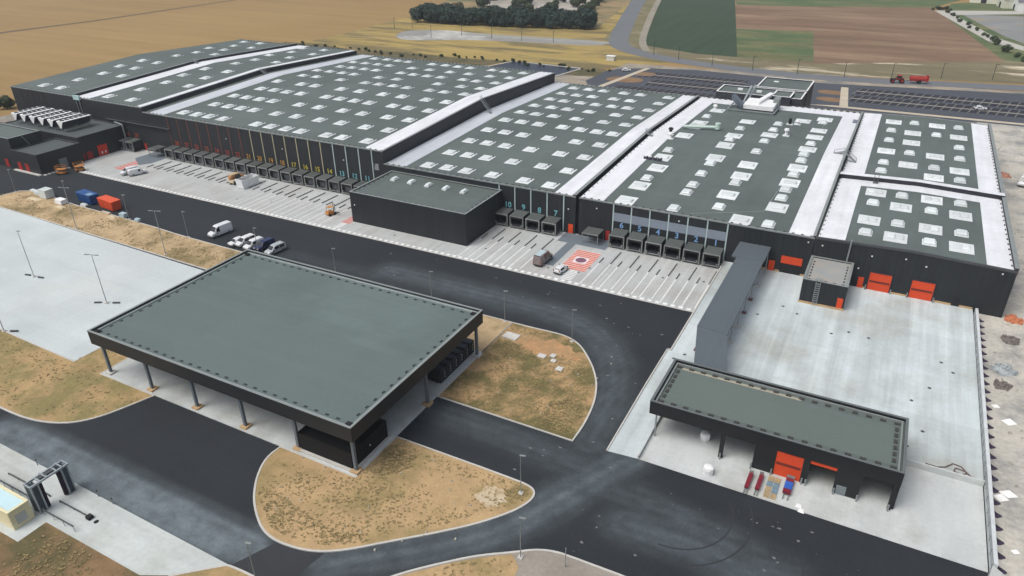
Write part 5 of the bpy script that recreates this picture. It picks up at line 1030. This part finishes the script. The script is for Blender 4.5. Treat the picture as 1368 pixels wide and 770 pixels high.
def bag(name, label, x, y, s, h=1.0, z=0., m=white_p, grp=None):
    t = thing(name, label, 'big bag', (x,y,z), 0, grp)
    rg = random.Random(int(x*7+y*3)); rings = []
    for k, (f, zz) in enumerate(((.9,0),(1.05,.3),(1.08,.65),(.95,.92),(.5,1.0))):
        rings.append([(s*.5*f*math.cos(a)*(1.12 if i%2 else 1)*rg.uniform(.93,1.07), s*.5*f*math.sin(a)*(1.12 if i%2 else 1)*rg.uniform(.93,1.07), h*zz) for i, a in enumerate([j*.7854+.39 for j in range(8)])])
    MB().loft(rings).build('sack', m, t, world=False, smooth=False); return t
pgrey = mat('pale grey pallet wrap', (.52,.56,.56), .5, .1, .6, 4)
def wrapped(label, x, y, wx, wy, h, z=.08, m=pgrey):
    t = thing('wrapped_pallet', label, 'pallet load', (x,y,z))
    for k in range(3): MB().box(-wx/2,wx/2,-wy/2+k*(wy-.15)/2,-wy/2+k*(wy-.15)/2+.15,0,.14).build('pallet_bar', timber, t, world=False)
    mb = MB(); mb.hexa([(-wx/2,-wy/2,.14),(wx/2,-wy/2,.14),(wx/2,wy/2,.14),(-wx/2,wy/2,.14)], [(-wx/2+.07,-wy/2+.05,h),(wx/2-.07,-wy/2+.08,h*.97),(wx/2-.05,wy/2-.06,h),(-wx/2+.05,wy/2-.07,h*1.02)]); mb.build('stack', m, t, world=False); return t
wrapped('tall pale grey wrapped stack at the left of the soil strip', -197.6,102.6,3.0,2.4,2.4); wrapped('low pale grey bundle lying left of the tall wrapped stack', -201.2,102.9,3.2,1.6,1.0); wrapped('flat grey sheet bundle at the far left of the soil strip', -205.0,103.6,2.8,1.0,.6)
wrapped('white wrapped pallet at the foot of a lamp post by the blue container', -189.6,101.4,2.8,1.8,1.3,m=white_p); wrapped('light blue grey crate on the soil right of the orange container', -166.2,102.6,1.9,1.3,1.1,m=mat('blue grey crate', (.33,.42,.46), .6)); wrapped('small blue grey crate further right along the strip', -160.3,102.2,1.5,1.0,.8,m=mat('blue grey crate', (.33,.42,.46), .6)); wrapped('pale block lying in front of the blue container', -182.4,103.0,2.2,.9,.6); wrapped('low pale block in front of the orange container', -172.6,102.2,3.2,.8,.4,m=mat('dusty timber', (.42,.38,.30), .8))
for x, y, sx, sy in ((-199.8,100.2,2.6,.9),(-187.5,99.6,1.6,.7),(-169,101.2,1.4,.6)): tag(MB().hexa([(x-sx,y-sy,.06),(x+sx,y-sy*.7,.06),(x+sx*.9,y+sy,.06),(x-sx*.8,y+sy*.8,.06)], [(x-sx*.6,y-sy*.4,.35),(x+sx*.6,y-sy*.3,.3),(x+sx*.5,y+sy*.5,.33),(x-sx*.5,y+sy*.4,.38)]).build('sand_heap', mat('pale sand', (.52,.44,.30), .95)), {-199.8:'low pale sand heap below the tall wrapped stack',-187.5:'small sand heap below the white wrapped pallet',-169:'small sand heap right of the orange container'}[x], 'heap')
bag('big_bag', 'white bulging bag on the slab in the middle of the open shed bay', -14.2,84.7,1.3,1.25,.02); bag('big_bag', 'white bulging bag on the slab outside near the asphalt edge', -12.0,77.9,1.3,1.25,.02)
# pale slabs on the right soil island
for i, (x, y, wx, wy, l) in enumerate(((-54.0+1.7,96.7,1.5,1.0,'square concrete chamber cover on the soil island by the kerb'),(-44.6,93.4,.75,.55,'pale flat slab on bare soil, lower left of the group of loose slabs'),(-42.9,94.3,.5,.5,'small pale block, top one of the loose slabs on the soil'),(-42.2,92.9,.5,.4,'small pale block, bottom one of the loose slabs on the soil'),(-40.3,91.2,.6,.6,'pale slab nearest the curved kerb on the soil island'))):
    tag(MB().hexa([(x-wx,y-wy,.05),(x+wx*.9,y-wy*1.1,.05),(x+wx,y+wy*.9,.05),(x-wx*.9,y+wy,.05)], [(x-wx*.97,y-wy*.96,.28),(x+wx*.88,y-wy*1.05,.25),(x+wx*.97,y+wy*.86,.27),(x-wx*.87,y+wy*.96,.26)]).build('concrete_slab', mat('loose slab', (.50,.49,.46), .9)), l, 'slab')
# carts and pallets in front of the shed
def cart(label, x, y, L_, wd, cols):
    t = thing('trolley', label, 'trolley', (x,y,.02), -.02); n = len(cols)
    for k, m in enumerate(cols): MB().box(-wd/2,wd/2,-L_/2+k*L_/n,-L_/2+(k+1)*L_/n-.02,.35,.62).build('deck', m, t, world=False)
    for s_ in (-1,1): MB().box(s_*wd*.3-.05,s_*wd*.3+.05,-L_/2-.9,-L_/2,.1,.3).build('fork_arm', trim, t, world=False)
    for yy in (-L_/2+.3,L_/2-.3):
        for s_ in (-1,1): MB().tube((s_*wd*.35-.05,yy,.16),(s_*wd*.35+.05,yy,.16),.16,8).build('caster', tyre_m, t, world=False)
    MB().box(-wd/2,wd/2,L_/2-.05,L_/2+.05,.3,1.0).build('end_frame', trim, t, world=False); return t
mar = mat('maroon trolley', (.17,.02,.032), .5)
cart('long narrow maroon trolley, farther from the pallets', -6.7,78.5,3.0,.55,(mar,)); cart('long narrow maroon trolley standing next to the pallets', -5.4,78.8,3.0,.55,(mar,)); cart('wide trolley with a blue middle and maroon ends', -1.85,79.8,3.0,1.0,(mar,mat('bright blue deck', (.03,.11,.42), .5),mat('bright blue deck', (.03,.11,.42), .5),mar))
pbl = mat('faded blue pallet', (.17,.26,.32), .8, .15, .6, 5); ptan = mat('tan pallet wood', (.42,.32,.18), .8, .2, .6, 5)
def pallet(m, x, y, label):
    t = thing('pallet', label, 'pallet', (x,y,.02), -.03, 'pallets laid out before the shed door')
    for k in range(5): MB().box(-.36+.155*k,-.36+.155*k+.1,-.5,.5,.12,.145).build('slat', m, t, world=False)
    for yy in (-.45,0,.45): MB().box(-.36,.36,yy-.05,yy+.05,0,.12).build('bearer', m, t, world=False)
    return t
nm = ['near','second','third','far']
for r_ in range(4):
    for c_ in range(2):
        m = pbl if (r_, c_) in ((2,0),(1,1),(2,1)) else ptan
        pallet(m, -4.15+.84*c_, 77.3+1.1*r_, ('%s pallet in the %s row of the %s column by the shed door' % ('faded blue' if m is pbl else 'tan wooden', nm[r_], ('left','right')[c_])))
for x, y, l in ((-.1,77.2,'crumpled white sheet on the slab near the kerb'),(.3,76.4,'small white scrap lying on the slab edge')): tag(MB().hexa([(x-.4,y-.3,.03),(x+.4,y-.35,.03),(x+.35,y+.4,.03),(x-.3,y+.35,.03)], [(x-.3,y-.2,.18),(x+.3,y-.2,.1),(x+.2,y+.3,.16),(x-.2,y+.25,.12)]).build('white_sheet', white_p), l, 'debris')
# hose in the corner of the courtyard
mb = MB(); hp = [(14.0,92.6),(15.4,92.5),(16.4,93.0),(17.3,94.2),(18.3,94.0),(19.0,92.9),(18.3,92.3),(17.4,92.6),(17.6,93.4),(18.8,93.2),(19.4,92.4),(20.2,92.3)]
for a, b in zip(hp, hp[1:]): mb.tube((*a,.64),(*b,.64),.09,6)
tag(mb.build('hose', mat('brown hose', (.12,.09,.08), .7)), 'brown hose coiled in the corner above the retaining kerb', 'hose')
# boards and rubble on the bare ground at the right
bw = mat('white board', (.76,.76,.74), .6)
for x, y, sx, sy, l in ((24.9,108.9,1.0,.9,'white rhombus board lying alone on bare ground'),(23.3,112.4,.6,.5,'small white board tight against the buttresses'),(23.8,91.8,1.1,.8,'upper white board of the overlapping pair on the ground'),(22.9,90.6,.9,.8,'lower white board of the overlapping pair by the wall'),(23.9,81.2,.5,.4,'small white scrap near the lower end of the wall')):
    tag(MB().hexa([(x-sx,y,-.04),(x-.1,y-sy,-.04),(x+sx,y-.1,-.04),(x+.1,y+sy,-.04)], [(x-sx,y,.05),(x-.1,y-sy,.03),(x+sx,y-.1,.06),(x+.1,y+sy,.10)]).build('white_board', bw), l, 'board')
def heap(name, label, x, y, r_, h, m, seed, n=26):
    rg = random.Random(seed); mb = MB()
    for k in range(n):
        a, d = rg.random()*6.28, rg.random()**.6*r_; px, py = x+d*math.cos(a), y+d*math.sin(a); s_ = rg.uniform(.12,.42); zt = max(0,h*(1-d/r_)); an = rg.random()*3
        ca, sa = math.cos(an)*s_, math.sin(an)*s_
        mb.hexa([(px-ca,py-sa,zt-.1),(px+sa,py-ca,zt-.1),(px+ca,py+sa,zt-.1),(px-sa,py+ca,zt-.1)], [(px-ca*.8,py-sa*.7,zt+s_*.7),(px+sa*.7,py-ca*.8,zt+s_*.9),(px+ca*.8,py+sa*.8,zt+s_*.6),(px-sa*.7,py+ca*.7,zt+s_*.8)])
    rings = [[(x+r_*f*math.cos(i*.6283)*rg.uniform(.85,1.15), y+r_*f*math.sin(i*.6283)*rg.uniform(.85,1.15), zz) for i in range(10)] for f, zz in ((1,-.1),(.6,h*.5),(.2,h))]
    mb.loft(rings); return tag(mb.build(name, m), label, 'heap')
heap('netting_heap', 'crumpled orange safety netting on the ground past the warehouse corner', 25.6+2.0,143.5,1.6,.6,mat('orange netting', (.46,.17,.085), .85),3)
heap('netting_heap', 'crumpled orange netting beside the white site van', 30.6,233,2.2,.7,mat('faded orange netting', (.40,.2,.14), .85),4)
heap('rubble_heap', 'grey and white rubble heap with plastic scraps beside the retaining wall', 25.0,124.0,1.8,.6,mat('grey rubble', (.30,.33,.34), .9, .3, 1.5, 6),5,46)
heap('rubble_heap', 'dark rubble heap with tan stone below the warehouse corner', 26.6,135.0,1.5,.7,mat('dark rubble', (.16,.14,.13), .9, .3, 1.5, 6),6,36)
heap('rubble_heap', 'low dark stones in a row between the netting and the wall', 24.6,119.0,1.4,.3,mat('dark rubble', (.16,.14,.13), .9, .3, 1.5, 6),7,26)
heap('rubble_heap', 'grey soil heap at the right edge of the photo', 31.0,131.0,2.2,.6,mat('grey soil heap', (.18,.17,.16), .9, .3, 1., 5),8,36)
rg = random.Random(2); mb = MB()
for k in range(260):
    x, y = rg.uniform(23.5,45), rg.uniform(76,285); s_ = rg.uniform(.08,.3)
    mb.hexa([(x-s_,y-s_,-.06),(x+s_,y-s_*.7,-.06),(x+s_*.8,y+s_,-.06),(x-s_*.9,y+s_*.8,-.06)], [(x-s_*.6,y-s_*.6,s_*.8),(x+s_*.6,y-s_*.4,s_*.7),(x+s_*.5,y+s_*.6,s_*.9),(x-s_*.5,y+s_*.5,s_*.75)])
tag(mb.build('stones', mat('loose stone', (.34,.32,.28), .9, .2, 1.5, 5)), kind='stuff')
# debris flecks on the soil islands
rg = random.Random(9); mb = MB()
for k in range(90):
    x, y = rg.choice([(rg.uniform(-72.5+20,-33),rg.uniform(77,99)),(rg.uniform(-64,-36),rg.uniform(45,63)),(rg.uniform(-180,-120),rg.uniform(93,100))]); s_ = rg.uniform(.06,.16)
    mb.hexa([(x-s_,y-s_,.05),(x+s_,y-s_,.05),(x+s_,y+s_,.05),(x-s_,y+s_,.05)], [(x-s_*.6,y-s_*.6,.07+s_),(x+s_*.6,y-s_*.6,.07+s_),(x+s_*.6,y+s_*.5,.07+s_),(x-s_*.6,y+s_*.6,.07+s_)])
tag(mb.build('pebbles', mat('loose stone', (.34,.32,.28), .9)), kind='stuff')

# ---------------------------------------------------------------- wash portal, guides and kiosk at the lower left
gp = thing('wash_portal', 'dark truck wash portal with two brush towers and a grey overhead frame', 'truck wash', (-87,33.6,.04))
gfr = mat('portal frame', (.32,.36,.38), .45, .1, .8, 5, metal=.3)
for y0_, y1_, m in ((31.3,32.2,mat('portal curtain', (.045,.06,.072), .6)),(35.3,36.1,mat('portal curtain', (.045,.06,.072), .6))):
    o = MB().box(-87.7,-86.5,y0_,y1_,.1,4.2).build('tower', m, gp)
    for x in (-87.8,-86.55): MB().box(x,x+.18,y0_-.08,y0_+.1,.04,4.35).build('upright', gfr, o); MB().box(x,x+.18,y1_-.1,y1_+.08,.04,4.35).build('upright', gfr, o)
for y in (32.55,34.98): MB().tube((-86.75,y,.2),(-86.75,y,4.1),.26,12).build('brush', mat('violet brush', (.022,.014,.026), .9), gp)
mb = MB()
for x in (-87.72,-86.45): mb.bar((x,31.2,4.45),(x,36.4,4.45),.2,.24)
for y in (31.3,32.6,33.6,34.8,36.3): mb.bar((-87.72,y,4.45),(-86.45,y,4.45),.16,.18)
mb.build('overhead_frame', gfr, gp)
MB().box(-87.35,-86.85,32.8,34.6,4.35,4.6).build('motor_cover', trim_d, gp)
for y in (33.4,35.5): MB().box(-87.9,-86.3,y-.08,y+.08,4.56,4.68).build('cross_bar', gfr, gp)
def guide(label, x0_, x1_, y, z=.3, end=False):
    t = thing('wheel_guide_rail', label, 'guide rail', ((x0_+x1_)/2,y,.04)); MB().tube((x0_,y,z),(x1_,y,z),.1,8).build('tube', trim_d, t)
    n = max(2, int((x1_-x0_)/2.2))
    for k in range(n+1): x = x0_+(x1_-x0_)*k/n; MB().box(x-.06,x+.06,y-.06,y+.06,.04,z).build('foot', trim_d, t)
    if end: MB().box(x1_-.1,x1_+.6,y-.35,y+.35,.04,.5).build('end_block', black_m, t)
    return t
guide('thin dark guide rail leaving the wash portal to the right with an end block', -86.2,-80.3,33.7,.3,True); guide('thin dark guide rail entering the wash portal from the left', -97.6,-88.4,33.7); 
def railing(label, x0_, x1_, y, h=1.0):
    t = thing('handrail', label, 'handrail', ((x0_+x1_)/2,y,.04)); MB().bar((x0_,y,h),(x1_,y,h),.14,.14).build('top_rail', trim_d, t); n = max(2,int((x1_-x0_)/1.6))
    for k in range(n+1): x = x0_+(x1_-x0_)*k/n; MB().tube((x,y,.04),(x,y,h),.04,6).build('post', steel, t)
    return t
railing('handrail from the right brush tower along the brown soil', -85.9,-79.6,31.4); railing('long handrail left of the wash portal beside the cream kiosk', -99,-88.5,32.0)
tag(MB().tube((-78.8,33.7,.04),(-78.8,33.7,.06),.32,12).build('drain_cover', black_m), 'round dark drain cover on the wash lane past the guide rail', 'drain')
for x, l in ((-95.9,'short grey post on the wash lane kerb, first from the left'),(-92.0,'short grey post on the wash lane kerb, second from the left'),(-82.6,'short grey post on the wash lane kerb just right of the portal'),(-79.6,'short grey post on the wash lane kerb, farthest right')):
    t = thing('kerb_post', l, 'post', (x,36.7,.04), 0, 'short posts along the wash lane kerb'); MB().tube((0,0,0),(0,0,.9),.06,8).build('tube', trim, t, world=False); MB().box(-.1,.1,-.06,.06,.9,1.05).build('reflector', black_m, t, world=False)
ck = thing('cream_kiosk', 'small cream rendered kiosk with a pale blue sheet roof at the left edge', 'kiosk', (-91,29.3,.04))
flat_box(ck, -96.5,-86.6,28.0,30.6,.0,2.75,2.9, m=cream_m, pw=.25, roof=pale_roof, cop=cream_m)
MB().box(-86.62,-86.52,28.6,29.9,.6,2.0).build('shutter', mat('pale grey shutter', (.40,.42,.40), .7), ck)
mb = MB()
for k in range(9): mb.box(-96,-87,28.45+.2*k,28.5+.2*k,2.81,2.85)
mb.build('roof_rib', pale_roof, ck)

# ---------------------------------------------------------------- lamp posts
lp_pole = MB().tube((0,0,0),(0,0,10.6),.09,8,.05); lp_pole = lp_pole.mesh('pole', steel)
lp_pole7 = MB().tube((0,0,0),(0,0,6.6),.065,8,.045).mesh('pole', steel)
lp_head = MB().box(-.38,.38,-.12,.12,-.05,.06).mesh('lamp_head', trim); lp_foot = MB().box(-.3,.3,-.3,.3,-.05,.18).mesh('footing', kerbstone)
lp_arm = MB().bar((-1.0,0,0),(1.0,0,0),.09,.09).mesh('arm', steel); lp_block = MB().box(-.7,.7,-.16,.16,0,.25).mesh('guard_block', trim_d)
GL = 'lamp posts around the yard'
def lamp(x, y, label, tall=False, tee=False, rz=0, z=0):
    t = thing('lamp_post', label, 'lamp post', (x,y,z), rz, GL); link('pole', lp_pole if tall else lp_pole7, t); h = 10.6 if tall else 6.6
    link('footing', lp_foot, t)
    if tee:
        link('arm', lp_arm, t, (0,0,h))
        for s_ in (-1.1,1.1): link('lamp_head', lp_head, t, (s_,0,h))
    else: link('lamp_head', lp_head, t, (.3,0,h), .3)
    if tall and z > .02:
        for a, b in ((1.9,.3),(-1.8,-.2)): link('guard_block', lp_block, t, (a,b,0), .2)
    return t
lamp(-154.2,72.1,'tall lamp mast on the pale truck park, standing left of another mast',True,False,0,.04); lamp(-129.6,71.6,'tall double headed lamp mast on the truck park nearest the canopy',True,True,.3,.04); lamp(-137.0,55.9,'lamp mast at the left edge of the photo on the soil corner',True,True,.3,.08)
lamp(-170.2,92.6,'double headed lamp mast on the strip above the truck park, left one',True,True,.3,.01); lamp(-137.9,92.2,'double headed lamp mast on the strip above the truck park, right one',True,True,.3,.01)
lamp(-187.3,102.0,'slim lamp post behind the blue container'); lamp(-163.7,102.2,'slim lamp post at the kerb right of the orange container'); lamp(-141.2,101.2,'slim lamp post at the kerb left of the white van'); lamp(-119.0,101.6,'slim lamp post rising between the parked minivans'); lamp(-209.7,101.2,'slim lamp post at the far left road edge')
lamp(-96.3,101.0,'slim lamp post above the far edge of the canopy roof'); lamp(-72.4,101.2,'slim lamp post above the right half of the canopy far edge'); lamp(-55.8,100.7,'slim lamp post at the top kerb of the right soil island'); lamp(-41.9,100.0,'slim lamp post where the soil island kerb starts to curve')
lamp(-32.9,62.8,'slim lamp post on the pointed tip of the front soil island',z=.05); lamp(-28.1,53.4,'slim lamp post on the gravel island at the bottom edge',z=.05); lamp(-53.5,36.2,'slim lamp post at the bottom edge beside the fresh asphalt patch',tall=False,z=.05)
tag(MB().tube((-22.8,54.6,.05),(-22.8,54.6,3.2),.06,6).build('sign_pole', steel), 'short bare pole on the gravel at the bottom edge', 'pole')
# thin posts along the far road
fpole = MB().tube((0,0,0),(0,0,6.4),.16,6,.11).mesh('pole', trim_d); fhead = MB().box(-.1,1.2,-.14,.14,6.3,6.45).mesh('lamp_head', trim_d)
for x, y in ((-288,384.5),(-277.5,389),(-247.6,365.1),(-233.9,376.8),(-213.7,376.9),(-193.8,375.9),(-175,377.5),(-113.4,363.9),(-98.8,357.6),(-80,348.2),(-61,345.7),(-41.7,346.6),(-22.4,347.8),(-4,352.5),(14.8,362),(34,368)):
    west = x < -150
    t = thing('roadside_post', 'thin dark roadside post standing in the dry meadow' if west else 'thin dark roadside post along the country road by the fields', 'lamp post', (x,y+(1.5 if not west else 0),-.1), 0, 'thin posts across the meadow' if west else 'thin posts along the country road'); link('pole', fpole, t); link('lamp_head', fhead, t)
# small white road-side shelter near the bend
t = thing('roadside_cabinet', 'small white cabinet at the bend of the country road', 'cabinet', (-128.0,343.5,-.1)); MB().box(-2.0,2.0,-1.2,1.2,0,2.0).build('body', mat('pale cabinet', (.55,.56,.52), .7), t, world=False); MB().box(-2.2,2.2,-1.4,1.4,2.0,2.2).build('lid', white_p, t, world=False)

# ---------------------------------------------------------------- farm buildings far right
def barn(label, x, y, L_, W_, h, rh, rz, wallm, roofm_, name='barn'):
    t = thing(name, label, 'barn', (x,y,-.12), rz)
    mb = MB(); mb.loft([[(sx*L_/2,-W_/2,0),(sx*L_/2,W_/2,0),(sx*L_/2,W_/2,h),(sx*L_/2,0,h+rh),(sx*L_/2,-W_/2,h)] for sx in (1,-1)][::-1] if False else [[(L_/2,-W_/2,0),(L_/2,W_/2,0),(L_/2,W_/2,h),(L_/2,0,h+rh),(L_/2,-W_/2,h)],[(-L_/2,-W_/2,0),(-L_/2,W_/2,0),(-L_/2,W_/2,h),(-L_/2,0,h+rh),(-L_/2,-W_/2,h)]][::-1]); mb.build('wall', wallm, t, world=False)
    for s_ in (-1,1): MB().hexa(*([[(-L_/2-.4,s_*(W_/2+.5),h-.3),(L_/2+.4,s_*(W_/2+.5),h-.3),(L_/2+.4,0,h+rh),(-L_/2-.4,0,h+rh)],[(-L_/2-.4,s_*(W_/2+.5),h-.05),(L_/2+.4,s_*(W_/2+.5),h-.05),(L_/2+.4,0,h+rh+.25),(-L_/2-.4,0,h+rh+.25)]] if s_<0 else [[(-L_/2-.4,0,h+rh),(L_/2+.4,0,h+rh),(L_/2+.4,W_/2+.5,h-.3),(-L_/2-.4,W_/2+.5,h-.3)],[(-L_/2-.4,0,h+rh+.25),(L_/2+.4,0,h+rh+.25),(L_/2+.4,W_/2+.5,h-.05),(-L_/2-.4,W_/2+.5,h-.05)]])).build('roof_slope', roofm_, t, world=False)
    MB().box(L_/2-.01,L_/2+.08,-1.8,1.8,0,3.2).build('door', dark_in, t, world=False); MB().box(-L_/2-.08,-L_/2+.01,-1.8,1.8,0,3.4).build('door', dark_in, t, world=False)
    return t
slate = mat('purple slate roof', (.13,.125,.155), .8)
barn('white walled barn with a purple grey roof at the top right corner', 74,624,34,16,6,4,.16,mat('farm white wall', (.66,.68,.66), .7),slate)
barn('small pale gabled farmhouse between two barns at the top right', 54.0,634,9,16,5.5,4.5,.2,mat('farm cream wall', (.60,.60,.50), .7),mat('pale farm roof', (.42,.42,.36), .8),'farmhouse')
barn('cream striped barn behind the farm yard', 43.5,662,22,18,6,4,1.3,mat('farm cream wall', (.60,.60,.50), .7),mat('ribbed cream roof', (.56,.54,.44), .8, .1, .3, 2))
barn('low grey barn half hidden at the top edge', 25,690,26,14,5,3,.1,mat('grey barn wall', (.22,.22,.23), .8),slate)

# ---------------------------------------------------------------- trees and bushes
def crown_mesh(seed, rx, ry, rz_, n, size, zc, m, lumps=9):
    rg = random.Random(seed); mb = MB(); L_ = []
    for k in range(lumps):
        a, e = rg.random()*6.283, rg.uniform(-.7,1.0); d = rg.uniform(.25,.68)
        L_.append((d*rx*math.cos(a), d*ry*math.sin(a), zc+e*rz_*.62, rg.uniform(.36,.55)))
    for k in range(n):
        lx, ly, lz, lr = rg.choice(L_); v = Vector((rg.gauss(0,1),rg.gauss(0,1),rg.gauss(0,1))).normalized()*rg.uniform(.62,1.05)
        c = Vector((lx+v.x*rx*lr, ly+v.y*ry*lr, lz+v.z*rz_*lr*1.05))
        if c.z < .25: continue
        nrm = (v+Vector((rg.uniform(-.6,.6),rg.uniform(-.6,.6),rg.uniform(-.2,.8)))).normalized(); a = nrm.orthogonal().normalized(); b = nrm.cross(a); s_ = size*rg.uniform(.55,1.25)
        mb.quad(c-a*s_-b*s_*.6, c+a*s_-b*s_*.7, c+a*s_*.8+b*s_*.7, c-a*s_*.7+b*s_*.6)
    return mb.mesh('crown', m)
def trunk_mesh(seed, h, r_):
    rg = random.Random(seed); mb = MB().tube((0,0,-.2),(0,0,h*.55),r_,8,r_*.6)
    for k in range(5):
        a = k*1.26+rg.random(); mb.tube((0,0,h*(.3+.05*k)),(math.cos(a)*h*.26,math.sin(a)*h*.26,h*(.58+.06*k)),r_*.4,5,r_*.15)
    return mb.mesh('trunk', bark)
TR = [(crown_mesh(20+i, 7.2, 6.4, 7.0, 2600, .62, 6.8, leaf_d, 14), trunk_mesh(40+i, 12, .35)) for i in range(3)]
def tree(x, y, k, label, group, s=1., rz=0, name='tree', set_=None, z=-.12):
    cr, tk = (set_ or TR)[k]; t = thing(name, label, 'tree' if name == 'tree' else 'bush', (x,y,z), rz, group); t.scale = (s,s,s)
    link('trunk', tk, t); link('crown', cr, t); return t
rg = random.Random(4); hx = [(-289,410),(-264,410.5),(-233,414),(-204,419),(-175,425)]
def along(f):
    f *= len(hx)-1; i = min(int(f), len(hx)-2); u = f-i; return hx[i][0]+(hx[i+1][0]-hx[i][0])*u, hx[i][1]+(hx[i+1][1]-hx[i][1])*u
for i in range(21):
    x, y = along(i/20); tree(x+rg.uniform(-1,1), y+4+rg.uniform(-1.5,1.5), i%3, 'dense dark green tree in the front row of the wood behind the dry meadow', 'front row of the dark wood', rg.uniform(.70,.86), rg.random()*6.28)
for i in range(18):
    x, y = along((i+.5)/18); tree(x-3+rg.uniform(-1.5,1.5), y+15+rg.uniform(-2,2), (i+1)%3, 'dense dark green tree in the back row of the wood behind the dry meadow', 'back row of the dark wood', rg.uniform(.70,.88), rg.random()*6.28)
BU = [(crown_mesh(60+i, 2.6, 2.4, 1.8, 700, .36, 1.6, leaf_m, 8), trunk_mesh(70+i, 2.4, .12)) for i in range(2)]
def bush(x, y, k, label, group, s=1.): return tree(x, y, k, label, group, s, (x*7+y) % 6.28, 'bush', BU)
GB = {'left':('green bush beside the far left corner of the warehouse','bushes at the left warehouse corner'),'quarry':('scrubby bush on the rough ground behind the dark wood','scrub behind the dark wood'),'lane':('bush along the pale farm track at the top right','bushes along the farm track'),'meadow':('low scrub on the edge of the dry meadow behind the warehouse','scrub along the meadow edge')}
for i in range(9): bush(-281-3.4*i+rg.uniform(-1,1), 172+rg.uniform(-6,10)-1.5*i, i%2, *GB['left'], s=rg.uniform(1.0,1.7))
for i in range(26): bush(rg.uniform(-310,-215), rg.uniform(455,600), i%2, *GB['quarry'], s=rg.uniform(1.2,2.6))
for i in range(6): bush(-198-3*rg.random()-i*5, 470+i*22, i%2, *GB['quarry'], s=rg.uniform(1.2,2.2))
for i in range(16): f = i/15; bush(18+30*f+rg.uniform(-1.5,1.5), 585-165*f+rg.uniform(-4,4), i%2, *GB['lane'], s=rg.uniform(.4,.85)*(1.2 if f > .6 or f < .1 else .8))
for i in range(5): bush(9+2.6*i, 600+rg.uniform(-2,3), i%2, *GB['lane'], s=rg.uniform(.5,.9))
for i in range(44):
    f = i/43; bush(-305+185*f+rg.uniform(-2,2), 314-6*f+rg.uniform(-3,4)+(8 if f > .5 else 0), i%2, *GB['meadow'], s=rg.uniform(.22,.5))

# ---------------------------------------------------------------- thin air haze over the whole site
hm = bpy.data.materials.new('thin haze'); hm.use_nodes = True; hn = hm.node_tree; hn.nodes.remove(hn.nodes['Principled BSDF'])
pv = hn.nodes.new('ShaderNodeVolumePrincipled'); pv.inputs['Color'].default_value = (.80,.88,.94,1); pv.inputs['Density'].default_value = .00015; pv.inputs['Anisotropy'].default_value = .1
hn.links.new(pv.outputs[0], hn.nodes['Material Output'].inputs['Volume'])
hz = MB().box(-4100,4100,-2600,6100,-1.2,74).build('haze', hm); hz['kind'] = 'stuff'
